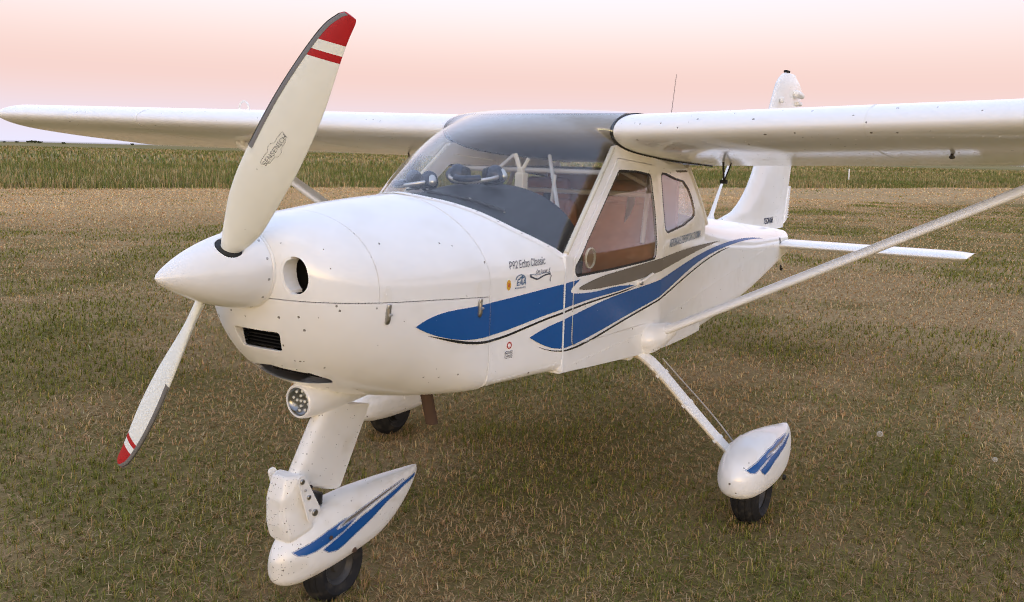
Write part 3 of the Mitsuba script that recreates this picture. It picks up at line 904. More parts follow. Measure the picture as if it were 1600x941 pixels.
NP_ = nose_path()
edge = np.vstack([resample(np.array([[1.509, 1.268], [2.048, 1.698]]), 22), resample(NP_, 24)[1:]])
edge = resample(edge, 46)
tt = np.linspace(0, 1, 46)[:, None]
mid_c = (1 - tt) ** 2 * np.array([1.104, 1.506]) + 2 * tt * (1 - tt) * np.array([1.66, 1.900]) + tt ** 2 * np.array([2.26, 1.874])
gl = []
us = np.sin(np.linspace(-1, 1, 61) * np.pi / 2)
for v in range(46):
    row = []
    for u in us:
        k = abs(u) ** 3.2; yb_ = .523 * (1 - tt[v, 0]) + ROOT * tt[v, 0] * 1.0
        if v == 0:
            y = u * .523; xx = float(ws_base(y)); w, zt, zb, zc, nt, nb = sec(min(xx, 1.5), 'front')
            zz = zc + (zt - zc) * max(1 - (abs(y) / w) ** nt, 0) ** (1 / nt) + .004
            base_row = None
            row.append((xx, y, max(zz, 1.266)))
        else:
            c = mid_c[v] * (1 - k) + edge[v] * k
            row.append((c[0], u * yb_, c[1]))
    gl.append(row)
gl = np.array(gl)
# ease the sheet from the true base curve into the free shape
b0_ = gl[0].copy()
for v in range(1, 46):
    wgt = (1 - tt[v, 0]) ** 2.2
    free0 = np.array([[*(mid_c[0] * (1 - abs(u) ** 3.2) + edge[0] * abs(u) ** 3.2), u * .523] for u in us])[:, [0, 2, 1]]
    gl[v] += (b0_ - free0) * wgt
put(A + 'windshield', loft(gl, closed=False, caps=False), 'm_pane', 'large curved clear windshield reaching over the wing nose', smooth=True)
# white frame strip along the foot
fr = []
for y in np.linspace(-.524, .524, 61):
    row = []
    for d, o in ((-.030, .0012), (-.029, .0042), (.002, .0042), (.006, .0012)):
        xx = float(ws_base(y)) + d; w, zt, zb, zc, nt, nb = sec(min(xx, 1.5), 'front'); yy = y * (1 + .0)
        zz = zc + (zt - zc) * max(1 - (min(abs(yy) / w, .9999)) ** nt, 0) ** (1 / nt) + o
        row.append((xx, yy, max(zz, 1.25)))
    fr.append(row)
put(A + 'windshield__frame', loft(fr, closed=False, caps=False), 'm_plain', smooth=30)
sc = []
for y in np.linspace(-.48, .48, 15):
    xx = float(ws_base(y)) - .014; w, zt, zb, zc, nt, nb = sec(xx, 'front'); zz = zc + (zt - zc) * (1 - (abs(y) / w) ** nt) ** (1 / nt) + .004
    sc.append(disc((xx, y, zz), (-.1, 0, 1), .0034, .0016, 8))
put(A + 'windshield__screws', cat(sc), 'm_steel', kind='stuff')
for s in (-1, 1):
    pts = [(1.520 + .525 * t, s * (float(wbase(1.52) - lean_in(1.5 + .5 * t, 1.27 + .42 * t)) - .004), 1.272 + .425 * t) for t in np.linspace(0, 1, 8)]
    put(A + 'windshield__pillar_strip', tube(pts, .011, 10), 'm_cream', 'cream strip along the windshield pillar' if s < 0 else None)

# ---- cabin interior
gsx = np.linspace(1.11, 1.735, 14)
grow = []
for x in gsx:
    w, zt, zb, zc, nt, nb = sec(min(x, 1.5), 'front')
    w = min(w, .50) - .012; zt = zt - .008 + .026 * sstep(1.3, 1.75, x); nt = nt + .5 * sstep(1.35, 1.7, x)
    r = [(x, w * u, zc + (zt - zc) * (1 - abs(u) ** nt) ** (1 / nt)) for u in np.sin(np.linspace(-1, 1, 41) * np.pi / 2) * .9995]
    grow.append(r)
last = [(1.748, a * .985, b - .014) for _, a, b in grow[-1]]; down = [(1.742, a * .98, min(b, 1.10)) for _, a, b in grow[-1]]
put(A + 'instrument_panel', loft(grow + [last, down], closed=False, caps=False), 'm_glare', 'black glare shield behind the windshield')
for ysg in (-1,):
    put(A + 'instrument_panel__grip_strip', tube([(1.26, -.02, 1.502), (1.33, -.18, 1.476), (1.40, -.30, 1.434)], .006, 8), 'm_glare')
scr = []
for x, y in ((1.26, -.02), (1.40, -.30), (1.50, -.44), (1.535, -.43), (1.57, -.44), (1.33, -.18)):
    w, zt, zb, zc, nt, nb = sec(min(x, 1.5), 'front'); w = min(w, .5) - .012
    scr.append(disc((x, y, zc + (zt - zc + .006) * (1 - (abs(y) / w) ** nt) ** (1 / nt)), (0, -.1, 1), .005, .003, 8))
put(A + 'instrument_panel__screw', cat(scr), 'm_alloy', kind='stuff')
# wing centre section seen through the windshield
cen = loft([np.c_[P[:, 0], np.full(len(P), yy), P[:, 1]] for yy in (-.449, .449) for P in [foil_xz()]])
put(A + 'wing_centre', cen, 'm_centre', 'beige wing centre section behind the windshield')
put(A + 'wing_centre__top_fairing', loft([[(x, y, z) for y in np.linspace(-.449, .449, 9)] for x, z in [(p[0], p[1] + .004) for p in foil_xz()[:44][::-1] if 2.24 < p[0] < 3.3]], closed=False, caps=False), 'm_plain')
# cross bar, tubes, roof liner, seats
put(A + 'cabin__roof_liner', mbox((2.16, -.435, 1.585), (3.02, .435, 1.595)), 'm_roof')
for s in (-1, 1):
    put(A + 'cabin__brace_tube', tube([(1.78, s * .36, 1.30), (2.10, s * .10, 1.655)], .0095, 12), 'm_tube')
    put(A + 'cabin__brace_tube', tube([(2.45, s * .44, 1.24), (2.60, s * .40, 1.60)], .012, 12), 'm_tube')
put(A + 'cabin__brace_tube', tube([(2.10, -.46, 1.585), (2.10, .46, 1.585)], .012, 12), 'm_tube')
put(A + 'cabin__brace_tube', tube([(2.62, -.46, 1.47), (2.62, .46, 1.47)], .014, 12), 'm_tube')
put(A + 'cabin__brace_tube', tube([(2.60, -.42, 1.50), (2.30, -.30, 1.63)], .010, 12), 'm_tube')
put(A + 'cabin__trim_lever', cat([rbox((1.98, -.02, 1.49), (.05, .045, .17), .006), tube([(1.98, -.02, 1.57), (1.985, .02, 1.66)], .011, 10), tube([(1.98, -.02, 1.58), (1.985, -.055, 1.64)], .009, 10), rbox((1.975, -.02, 1.585), (.03, .03, .03), .006)]), 'm_cream')
put(A + 'cabin__brace_tube', tube([(1.93, -.20, 1.30), (1.98, -.20, 1.57)], .0085, 10), 'm_tube')
for s in (-1, 1):
    put(A + 'cabin__side_trim', TM(*flat_trim(s)) if False else on_side([(1.52, .80), (2.56, .80), (2.56, 1.155), (1.52, 1.155)], s, -.022, .1), 'm_trim', smooth=False)
put(A + 'cabin__floor', mbox((1.3, -.42, .80), (3.3, .42, .81)), 'm_roof')
put(A + 'cabin__bulkhead', rbox((2.975, 0, 1.20), (.03, .82, .76), .012), 'm_trim')
for s in (-1, 1):
    yc = s * .25
    key = put(A + 'seat', hull_balls([((2.64, yc - .16, 1.38), .05), ((2.64, yc + .16, 1.38), .05), ((2.60, yc - .20, 1.20), .055), ((2.60, yc + .20, 1.20), .055), ((2.42, yc - .20, .98), .07), ((2.42, yc + .20, .98), .07)], 24), 'm_leather', 'tan leather seat inside the cabin', smooth=True)
    put(key + '__cushion', hull_balls([((2.0, yc - .18, .98), .055), ((2.0, yc + .18, .98), .055), ((2.40, yc - .19, .95), .06), ((2.40, yc + .19, .95), .06)], 24), 'm_leather', smooth=True)
    put(key + '__headrest', hull_balls([((2.70, yc - .10, 1.50), .04), ((2.70, yc + .10, 1.50), .04), ((2.68, yc - .11, 1.44), .045), ((2.68, yc + .11, 1.44), .045)], 20), 'm_leather', smooth=True)
    put(key + '__harness', tube(spline([(2.72, yc, 1.52), (2.60, yc - .05, 1.42), (2.53, yc - .06, 1.25), (2.38, yc - .08, 1.05)], 12), .02, 8, (1, .12)), 'm_black')
    put(A + 'control_stick', tube(spline([(2.05, yc, .85), (1.98, yc, 1.05), (2.0, yc, 1.22)], 10), [.011] * 7 + [.017] * 3, 12), 'm_black')

# ---- wings
TIP = 4.58


def wing_ring(y, s, chord=1.0, thick=1.0, shift=0.0):
    a = AF.copy(); a[:, 1] *= thick
    a[:, 0] = .32 + (a[:, 0] - .32) * chord
    P = LE + CH * (a[:, :1] * CX + a[:, 1:] * CZ)
    return np.c_[P[:, 0], np.full(len(P), s * y), P[:, 1] + (DIHL[s] + (DIHT[s] - DIHL[s]) * np.clip(a[:, 0], 0, 1)) * (y - ROOT)]


for s in (-1, 1):
    ys = list(np.linspace(.466, TIP - .12, 14)); R = [wing_ring(y, s) for y in ys]
    for t in np.linspace(.15, 1, 9):
        y = TIP - .12 + .12 * math.sin(t * math.pi / 2); c = math.cos(t * math.pi / 2)
        R.append(wing_ring(y, s, .86 + .14 * max(c, 0) ** .6, max(c, .03) ** .8))
    W = MF(loft(R))
    key = A + ('wing' if s < 0 else 'wing_001')
    DIH = .3 * DIHL[s] + .7 * DIHT[s]
    xh = lambda f: LE + CH * f * CX
    FL, AL = (.50, 2.32), (2.34, 4.20)
    pf = [tuple(xh(.735) + CZ * .2), tuple(xh(1.05) + CZ * .2), tuple(xh(1.05) - CZ * .2), tuple(xh(.705) - CZ * .2)]
    pfg = [tuple(xh(.731) + CZ * .2), tuple(xh(1.05) + CZ * .2), tuple(xh(1.05) - CZ * .2), tuple(xh(.700) - CZ * .2)]
    tilt = lambda M_: M_.transform(np.array([[1, 0, 0, 0], [0, 1, 0, 0], [0, s * DIH, 1, -DIH * ROOT]], float))
    surf = []
    for (y0, y1) in (FL, AL):
        a, b = (y0, y1) if s > 0 else (-y1, -y0)
        surf.append(W ^ tilt(prism_y(pf, a, b)))
    W = W - tilt(prism_y(pfg, *((FL[0] - .004, AL[1] + .004) if s > 0 else (-AL[1] - .004, -FL[0] + .004))))
    put(key, W, 'm_white', 'near white wing with insect spotted leading edge' if s < 0 else 'far white wing reaching to its rounded tip', smooth=28)
    put(key + '__flap', surf[0], 'm_white', smooth=28); put(key + '__aileron', surf[1], 'm_white', smooth=28)
    rs = []
    for off, yy in ((.001, .4505), (.0055, .4535), (.0055, .4625), (.001, .4655)):
        P = resample(np.vstack([foil_xz(off=off), foil_xz(off=off)[:1]]), 140)[:-1]; rs.append(np.c_[P[:, 0], np.full(len(P), s * yy), P[:, 1]])
    put(key + '__root_seal', loft(rs, caps=False), 'm_seal', smooth=30)
    # skin joints as proud lap strips, rivet rows below
    for yy in (1.52, 2.9):
        a = [wing_ring(y, s) for y in (yy - .0035, yy + .0035)]
        a = [q + 0 for q in a]
        cen_ = a[0].mean(0)
        lap = [np.c_[q[:, 0] + (q[:, 0] - cen_[0]) * .0014, q[:, 1], q[:, 2] + (q[:, 2] - q[:, 2].mean()) * .012] for q in a]
        rs = [np.vstack([l[14:66]]) for l in lap]
        put(key + '__skin_lap', loft(rs, closed=False, caps=False), 'm_plain', smooth=True)
    rb = []
    lowidx = [q for q in range(44, 84)]
    for yy in np.arange(.6, 4.1, .055):
        for ci in (50, 60, 66):
            q = wing_ring(yy, s)[ci]; b = trimesh.creation.icosphere(0, .0045); b.vertices *= [1, 1, .4]; b.apply_translation(q); rb.append(b)
    put(key + '__rivets', cat(rb), 'm_plain', kind='stuff', smooth=True)
    # flap and aileron hinge arms below the wing
    for yy in (.66,) if s < 0 else (1.42,):
        q = LE + CH * .70 * CX - CZ * .035; q = np.array([q[0], s * yy, q[1] + DIH * (yy - ROOT)])
        put(key + '__hinge_arm', cat([hull_balls([(q + [0, 0, .02], .006), (q + [.03, 0, -.095], .005)], 12), hull_balls([(q + [.03, 0, -.095], .004), (q + [.13, 0, .0], .004)], 12), tube([q + [.03, -.018, -.095], q + [.03, .018, -.095]], .010, 12)]), 'm_black' if s < 0 else 'm_grey')
    # strut, its fairings and the small tie down eye
    a, b = np.array([2.42, s * .515, .775]), np.array([2.45, s * 2.42, 1.745 if s < 0 else 1.69])
    d, _, _ = basis(b - a)
    prof = AF * np.array([.112, .112 * 2.6]); prof[:, 0] -= .044
    up = np.cross(d, [1, 0, 0]); up /= np.linalg.norm(up)
    rings = [p_ + prof[:, :1] * np.array([1, 0, 0]) + prof[:, 1:] * up for p_ in (a, a + (b - a) * .5, b)]
    sk = A + ('wing_strut' if s < 0 else 'wing_strut_001')
    put(sk, loft(rings), 'm_white', 'long white wing strut from the cabin floor to the near wing' if s < 0 else None)
    put(sk + '__foot_fairing', mellow(hull_balls([((2.335, s * .53, .775), .070), ((2.40, s * .555, .785), .058), ((2.43, s * .60, .815), .038), ((2.52, s * .53, .79), .03)], 28), .012, 5), 'm_white', smooth=True)
    q = a + (b - a) * .93
    put(sk + '__head_fairing', cat([hull_balls([(q, .024), (b + [0, 0, -.01], .034)], 20), tube([q - d * .012, q + d * .012], .030, 20, (1, .7))]), 'm_plain', smooth=40)
    put(sk + '__bolt', tube([q + [-.06, 0, -.012], q + [-.035, 0, -.008]], .010, 10), 'm_red')
# pitot tube under the near wing, fuel filler ring, wire aerial
q = np.array([2.2, -1.78, float(lower_z(2.2)) + .033 * 1.33])
put(A + 'wing__tie_down', cat([tube([q + [.3, 0, .01], q + [.3, 0, -.045]], .006, 8), tube([q + [.27, 0, -.045], q + [.34, 0, -.045]], .008, 8)]), 'm_black')
fc = [(2.22, 2.125 + .040 * math.cos(t), 1.868 + .0205 * 1.4 + .040 * math.sin(t)) for t in np.linspace(-.6, math.pi + .6, 18)]
put(A + 'wing_001__tank_vent', tube(fc, .006, 8), 'm_plain')
put(A + 'wire_aerial', tube([(3.17, -.25, 1.63), (3.20, -.25, 1.90), (3.247, -.25, 2.125)], [.0022, .0016, .0012], 8), 'm_dark')

# ---- tail surfaces
fin_p = [(4.72, 1.205), (4.95, 1.225), (5.15, 1.275), (5.33, 1.36), (5.47, 1.46), (5.60, 1.60), (5.80, 1.90), (6.02, 2.24), (6.07, 2.315), (6.15, 2.375), (6.28, 2.41), (6.42, 2.405)]
fin_te = [(6.42, 2.405), (6.36, 1.03)]


def slab(poly_le, poly_te, tk, n=16):
    """A tapered tail surface from a leading and a trailing line given as (x, z) at equal heights."""
    R = []
    b = np.linspace(0, np.pi, n); c = (1 - np.cos(b)) / 2
    th = 5 * .5 * (.2969 * np.sqrt(c) - .126 * c - .3516 * c ** 2 + .2843 * c ** 3 - .1036 * c ** 4)
    for (x0, z0), (x1, z1), t in zip(poly_le, poly_te, tk):
        up = np.c_[x0 + (x1 - x0) * c, t * 2 * th, z0 + (z1 - z0) * c]; lo = up * [1, -1, 1]
        R.append(np.vstack([up[::-1], lo[1:-1]]))
    return loft(R)


zz = np.r_[np.linspace(1.06, 1.6, 12), np.linspace(1.66, 2.30, 10), 2.35, 2.385, 2.405]
le_z = PCH([1.0, 1.205, 1.225, 1.275, 1.36, 1.46, 1.60, 1.90, 2.24, 2.315, 2.375, 2.41], [4.5, 4.75, 4.95, 5.15, 5.33, 5.47, 5.60, 5.80, 6.02, 6.08, 6.18, 6.32])
te_z = lambda z: 6.56 + (z - 1.03) * .235
tkz = [.105 * float(np.interp(z, [1.0, 1.3, 2.3, 2.41], [.55, .9, .8, .25])) for z in zz]
finM = MF(slab([(float(le_z(z)), z) for z in zz], [(te_z(z) - .25 * float(sstep(2.3, 2.405, z)), z) for z in zz], tkz))
hinge = [(6.30, 1.0), (6.30 + .22 * 1.4, 2.5), (7.2, 2.5), (7.2, 1.0)]
hinge2 = [(6.296, 1.0), (6.296 + .22 * 1.4, 2.5), (7.2, 2.5), (7.2, 1.0)]
rud = (finM ^ prism_y(hinge, -.2, .2)) ^ mbox((5, -1, 1.062), (8, 1, 3))
put(A + 'tail_fin', finM - prism_y(hinge2, -.2, .2), 'm_white', 'upright white tail fin with a swept foot and small maker name')
put(A + 'rudder', rud, 'm_white', 'white rudder hinged behind the fin')
put(A + 'rudder__trim_tab', MF(TM([(6.60, -.004, 1.10), (6.60, .004, 1.10), (6.69, -.002, 1.14), (6.69, .002, 1.14), (6.68, -.004, 1.43), (6.68, .004, 1.43), (6.745, -.002, 1.43), (6.745, .002, 1.43)], trimesh.convex.convex_hull(np.array([(6.60, -.004, 1.10), (6.60, .004, 1.10), (6.69, -.002, 1.14), (6.69, .002, 1.14), (6.68, -.004, 1.43), (6.68, .004, 1.43), (6.745, -.002, 1.43), (6.745, .002, 1.43)])).faces)) if False else trimesh.convex.convex_hull(np.array([(6.58, -.005, 1.10), (6.58, .005, 1.10), (6.67, -.002, 1.13), (6.67, .002, 1.13), (6.66, -.005, 1.43), (6.66, .005, 1.43), (6.725, -.002, 1.43), (6.725, .002, 1.43)])), 'm_plain', smooth=False)
corr = [rbox((6.66 + .02 * (z - 1.14) / .3, -.006, z), (.055, .004, .010), .0015, 6) for z in np.arange(1.15, 1.42, .022)]
put(A + 'rudder__trim_tab__ridges'.replace('__ridges', '_ridge'), cat(corr), 'm_plain', kind='stuff')
put(A + 'tail_fin__beacon', hull_balls([((6.48, -.055, 2.235), .034), ((6.60, -.055, 2.232), .030), ((6.68, -.055, 2.225), .022)], 20), 'm_plain')
put(A + 'tail_fin__light', cat([rbox((6.66, -.03, 2.16), (.12, .05, .035), .012)]), 'm_plain')
put(A + 'tail_fin__cap_light', rbox((6.34, 0, 2.415), (.09, .035, .02), .006), 'm_dark')
put(A + 'tail_fin__aerial_knob', rbox((6.06, -.055, 2.16), (.05, .03, .05), .012), 'm_plain')
# stabilator: the near half, then the far half
for s in (-1, 1):
    R = []
    for y, c, t in [(.13, 1, 1), (.8, 1, 1), (1.42, 1, 1), (1.50, .98, .85), (1.545, .93, .55), (1.56, .88, .12)]:
        a = airfoil(28, .105, 0.0); a[:, 0] = .4 + (a[:, 0] - .4) * c; a[:, 1] *= t
        R.append(np.c_[6.03 + .72 * a[:, 0], np.full(len(a), s * y), .944 + .72 * a[:, 1] - .01 * a[:, 0] - .0 * y])
    put(A + 'stabilator', loft(R), 'm_white', 'flat white tailplane half' if s < 0 else None)
put(A + 'stabilator__pivot', tube([(6.25, -.15, .93), (6.25, .15, .93)], .03, 14), 'm_black')
put(A + 'tail_cone__skid', cat([hull_balls([((6.38, 0, .86), .035), ((6.46, 0, .76), .022)], 14), tube(spline([(6.46, -.02, .80), (6.52, -.03, .72), (6.56, -.02, .70)], 8), .010, 8)]), 'm_plain')
put(A + 'tail_cone__tie_ring', tube([(6.54 + .025 * math.cos(t), -.02, .70 + .025 * math.sin(t)) for t in np.linspace(0, 6.28, 16)], .008, 8), 'm_black')
put(A + 'whip_aerial', tube([(4.643, 0, 1.215), (4.66, 0, 1.26), (4.80, 0, 1.43), (4.965, 0, 1.612)], [.022, .011, .007, .005], 12, (1.6, .6)), 'm_plain', 'white whip aerial on the tail cone')

# ---- swooshes and lettering on the fuselage
from scipy.interpolate import splprep, splev


def curve(pts, n=90, corners=()):
    """Closed outline through (x, z) points; at the corner indices it may kink."""
    p = np.asarray(pts, float); c = sorted(corners) or [0]
    out = []
    for a, b in zip(c, c[1:] + [c[0] + len(p)]):
        idx = [k % len(p) for k in range(a, b + 1)]; q = p[idx]
        if len(q) == 2: out.append(q[:-1]); continue
        tck, _ = splprep(q.T, s=0, k=min(3, len(q) - 1), per=0)
        out.append(np.array(splev(np.linspace(0, 1, max(6, int(n * len(q) / len(p)))), tck)).T[:-1])
    return sg.Polygon(np.vstack(out)).buffer(0)


BLUE1 = curve([(.717, 1.075), (.76, 1.094), (.987, 1.114), (1.203, 1.1255), (1.493, 1.150), (1.660, 1.156), (1.575, 1.133), (1.552, 1.114), (1.603, 1.0995), (1.839, 1.0875), (2.175, 1.0715), (1.841, 1.062), (1.483, 1.047), (1.277, 1.018), (1.14, .9985), (.99, .994), (.845, 1.021), (.777, 1.045)], 120, (0, 5, 10))
BLUE2 = curve([(1.302, .957), (1.424, .990), (1.609, 1.016), (1.97, 1.046), (2.398, 1.060), (2.811, 1.091), (3.355, 1.126), (4.032, 1.133), (4.549, 1.116), (5.305, 1.057), (4.555, 1.099), (3.855, 1.108), (3.217, 1.078), (2.823, 1.028), (2.446, .975), (2.116, .941), (1.793, .905), (1.619, .889), (1.467, .889), (1.371, .921)], 140, (0, 9))
GREY = curve([(1.615, 1.117), (1.714, 1.137), (1.959, 1.154), (2.383, 1.168), (2.794, 1.177), (3.343, 1.173), (3.77, 1.158), (3.349, 1.151), (2.866, 1.129), (2.391, 1.102), (2.135, 1.092), (1.838, 1.097), (1.687, 1.105)], 110, (6,))
DG = sg.Polygon(DOOR); gapline = DG.buffer(.004).difference(DG.buffer(-.001))
for s in (-1, 1):
    for nm, pg, mat, o in (('blue_stripe', BLUE1, 'm_blue', .0022), ('blue_stripe', BLUE2, 'm_blue', .0022), ('grey_stripe', GREY, 'm_grey', .0022)):
        for piece, extra in ((pg.intersection(DG), .0032), (pg.difference(DG.buffer(.003)), 0)):
            if nm == 'blue_stripe': piece = piece.difference(sg.box(1.0825, 0, 1.0845, 3)).difference(sg.box(1.4945, 0, 1.5075, 3))
            put(A + 'fuselage__' + nm, on_side(piece, s, o + extra, .04), mat, smooth=False)

    def line(pts, w0, w1, mat, nm):
        p = spline(pts, 60); t = np.gradient(p, axis=0); t /= np.linalg.norm(t, axis=1, keepdims=True); nrm = np.c_[-t[:, 1], t[:, 0]]
        u = np.linspace(0, 1, 60)[:, None]; w = (w0 + (w1 - w0) * u) * np.minimum(1, np.minimum(u * 9, (1 - u) * 9) + .12) / 2
        pg = sg.Polygon(np.vstack([p + nrm * w, (p - nrm * w)[::-1]])).buffer(0)
        for piece, extra in ((pg.intersection(DG), .0032), (pg.difference(DG.buffer(.003)), 0)):
            if piece.area > 1e-6: put(A + 'fuselage__' + nm, on_side(piece, s, .0022 + extra, .04), mat, smooth=False)
    line([(.777, 1.036), (.917, .996), (1.067, .974), (1.277, .999), (1.499, 1.033), (1.842, 1.051), (2.20, 1.067)], .010, .006, 'm_lineblack', 'black_pinstripe')
    line([(1.353, .913), (1.468, .879), (1.62, .872), (1.856, .895), (2.16, .931), (2.471, .964), (2.852, 1.011), (3.294, 1.061), (4.043, 1.095)], .009, .008, 'm_lineblack', 'black_pinstripe')


def letter(text, x, z, hgt, mat, width=None, slant=0.0, rise=0.0, s=-1, bold=False, label=None, off=.0018):
    tm = meshkit.text_mesh(text, hgt, .0004, bold); v = tm.vertices.copy()
    if width: v[:, 0] *= width / (v[:, 0].max() - v[:, 0].min())
    X = x + v[:, 0] + slant * v[:, 1]; Z = z + v[:, 1] + rise * v[:, 0]
    Y = s * (side_y(X, Z) + off + v[:, 2])
    f = tm.faces if s < 0 else tm.faces[:, ::-1]
    put(A + 'fuselage__lettering', TM(np.c_[X, Y, Z], f), mat, label, smooth=False)


letter('P92 Echo Classic', 1.190, 1.232, .028, 'm_ink', .200, .35, .03, label='black handwritten style name P92 Echo Classic')
letter('De Luxe', 1.330, 1.205, .015, 'm_ink', .062, .35, .03)
letter('EAA', 1.222, 1.168, .024, 'm_inkblue', .050, .25, .02, bold=True)
letter('www.eaa.org', 1.215, 1.156, .007, 'm_inkblue', .058, 0, .02)
letter('HANGAR DEL CIELO', 1.300, 1.164, .010, 'm_ink', .105, 0, .03) if False else None
on = lambda P, mat, nm, o=.0019, size=.02, s=-1: put(A + 'fuselage__' + nm, on_side(P, s, o, size), mat, smooth=False)
on(sg.Point(1.183, 1.174).buffer(1).simplify(.01) if False else sg.Polygon(egg(1.183, 1.174, .011, .020, 24, 2)), 'm_yellow', 'yellow_sticker')
on(sg.Polygon(egg(1.183, 1.174, .004, .009, 16, 2)), 'm_redink', 'sticker_mark', .0024)
arc = sg.Polygon(egg(1.246, 1.188, .028, .022, 28, 2)); on(arc.difference(sg.Polygon(egg(1.246, 1.188, .024, .018, 28, 2))).intersection(sg.box(1, 1.19, 2, 2)), 'm_inkblue', 'club_emblem')
on(sg.Polygon([(1.232, 1.196), (1.250, 1.201), (1.262, 1.209), (1.258, 1.200), (1.270, 1.196), (1.252, 1.193)]), 'm_inkblue', 'club_emblem')
wave = spline([(1.300, 1.196), (1.318, 1.190), (1.338, 1.184), (1.36, 1.190), (1.385, 1.197), (1.412, 1.199)], 30)
on(sg.LineString(wave).buffer(.0028), 'm_ink', 'wave_emblem'); on(sg.LineString(wave * [1, .35] + [0, 1.196 * .65 + .009]).buffer(.0012), 'm_inkblue', 'wave_emblem')
on(sg.Polygon([(1.296, 1.205), (1.302, 1.190), (1.308, 1.193), (1.304, 1.204)]), 'm_ink', 'wave_emblem')
on(sg.LineString([(1.412, 1.199), (1.405, 1.212), (1.414, 1.222)]).buffer(.0016), 'm_ink', 'wave_emblem'); on(sg.LineString([(1.412, 1.199), (1.418, 1.190), (1.410, 1.176), (1.416, 1.170)]).buffer(.0016), 'm_ink', 'wave_emblem')
letter('AEROMODELISMO', 1.302, 1.163, .0085, 'm_ink', .095, 0, .05) if False else None
letter('AERONAVE DEPORTIVA LIVIANA', 2.615, 1.212, .040, 'm_inkblue', .62, .1, .012, label='slate blue capitals reading AERONAVE DEPORTIVA LIVIANA', off=.002)
ringp = sg.Point(1.193, .942).buffer(.0135, quad_segs=8); on(ringp.difference(sg.Point(1.193, .942).buffer(.0085, quad_segs=8)), 'm_redink', 'warning_ring')
fr_ = sg.box(1.170, .893, 1.210, .920); on(fr_.difference(fr_.buffer(-.0016)), 'm_ink', 'placard')
letter('MOTOR', 1.174, .909, .007, 'm_ink', .032, 0, 0); letter('OIL 15W40', 1.174, .899, .007, 'm_ink', .032, 0, 0) if False else letter('CUIDADO', 1.173, .898, .007, 'm_ink', .034, 0, 0)
on(sg.box(6.02, .955, 6.07, 1.01), 'm_dark', 'vent_plate')


def fin_y(x, z):
    x0, x1 = float(le_z(z)), te_z(z); c = np.clip((x - x0) / (x1 - x0), 1e-4, 1); t = .105 * float(np.interp(z, [1.0, 1.3, 2.3, 2.41], [.55, .9, .8, .25]))
    return t * 2 * 5 * .5 * (.2969 * np.sqrt(c) - .126 * c - .3516 * c ** 2 + .2843 * c ** 3 - .1036 * c ** 4)


for txt, hh, x0, z0, ww in (('TECNAM', .050, 5.86, 1.125, .30),):
    tm = meshkit.text_mesh(txt, hh, .0008, True); v = tm.vertices.copy(); v[:, 0] *= ww / v[:, 0].max(); X, Z = x0 + v[:, 0], z0 + v[:, 1]
    put(A + 'tail_fin__lettering', TM(np.c_[X, [-float(fin_y(a, b)) - .0015 - c for a, b, c in zip(X, Z, v[:, 2])], Z], tm.faces), 'm_ink', 'small black capitals reading TECNAM', smooth=False)

# ---- latches
for x0, s in [(x_, s_) for s_ in (-1, 1) for x_ in (.600, 1.020)]:
    h = 1.1715 if x0 < .9 else 1.146
    y = lambda z, o: s * (float(side_y(x0, z)) + o)
    plate = on_side(soft([(x0 - .014, h + .004), (x0 + .014, h + .004), (x0 + .014, h + .034), (x0 + .006, h + .056), (x0 - .006, h + .056), (x0 - .014, h + .034)], .004), s, .0035, .02)
    put(A + 'chin_cowl__latch', hull_balls([((x0, y(h - .020, .006), h - .020), .0085), ((x0, y(h - .056, .008), h - .056), .0075), ((x0, y(h - .066, .003), h - .066), .0085)], 12), 'm_steel')
    put(A + 'engine_hood__latch_plate', plate, 'm_plain', smooth=False)
    put(A + 'chin_cowl__latch_hook', cat([rbox((x0, y(h - .012, .009), h - .012), (.017, .009, .016), .003), tube([(x0 - .006, y(h - .05, .016), h - .040), (x0 + .006, y(h - .05, .016), h - .040)], .005, 8)]), 'm_alloy')
    put(A + 'engine_hood__latch_rivets', cat([disc((x0 + a, y(h + b, .003), h + b), (0, s, 0), .0030, .002, 8) for a, b in ((-.008, .026), (.008, .026), (0, .045))]), 'm_plain', kind='stuff')

# ---- undercarriage
PANT = np.array([[.0, .012, .275, .225], [.012, .036, .300, .196], [.03, .054, .325, .180], [.06, .072, .352, .168], [.11, .090, .380, .162], [.18, .101, .402, .163], [.28, .106, .414, .168], [.38, .103, .414, .174],
                 [.50, .092, .407, .184], [.60, .077, .399, .212], [.68, .060, .391, .250], [.75, .040, .384, .292], [.80, .020, .380, .325], [.825, .007, .376, .342]])
pant_f = [PCH(PANT[:, 0], PANT[:, k]) for k in (1, 2, 3)]


def pant_ring(u, o, L, kw, kz, z0, pit=0.0, inset=0.0, k=112):
    w, zt, zb = (float(f(u)) for f in pant_f); zc = zt * .42 + zb * .58
    w, zt, zb = max(w * kw - inset, .002), zt - inset, zb + inset
    t = np.arange(k) * 2 * np.pi / k; c, sn = np.cos(t), np.sin(t)
    e2 = 2.1 + .9 * np.clip(u / .3, 0, 1)
    yy = w * np.sign(c) * np.abs(c) ** (2 / e2)
    zz = zc + np.where(sn > 0, zt - zc, zc - zb) * np.sign(sn) * np.abs(sn) ** (2 / np.where(sn > 0, 2.0, 2.6))
    return np.stack([np.full(k, o[0] + u * L), o[1] + yy, z0 + (zz - .2) * kz + .2 + u * L * pit], 1)


def pant(o, L=1.0, kw=1.0, kz=1.0, z0=0.0, pit=0.0):
    U = np.r_[np.linspace(0, .06, 8), np.linspace(.07, .825, 54)]
    m = MF(loft([pant_ring(u, o, L, kw, kz, z0, pit) for u in U])) - MF(loft([pant_ring(u, o, L, kw, kz, z0, pit, .006) for u in np.linspace(.012, .80, 28)]))
    return m


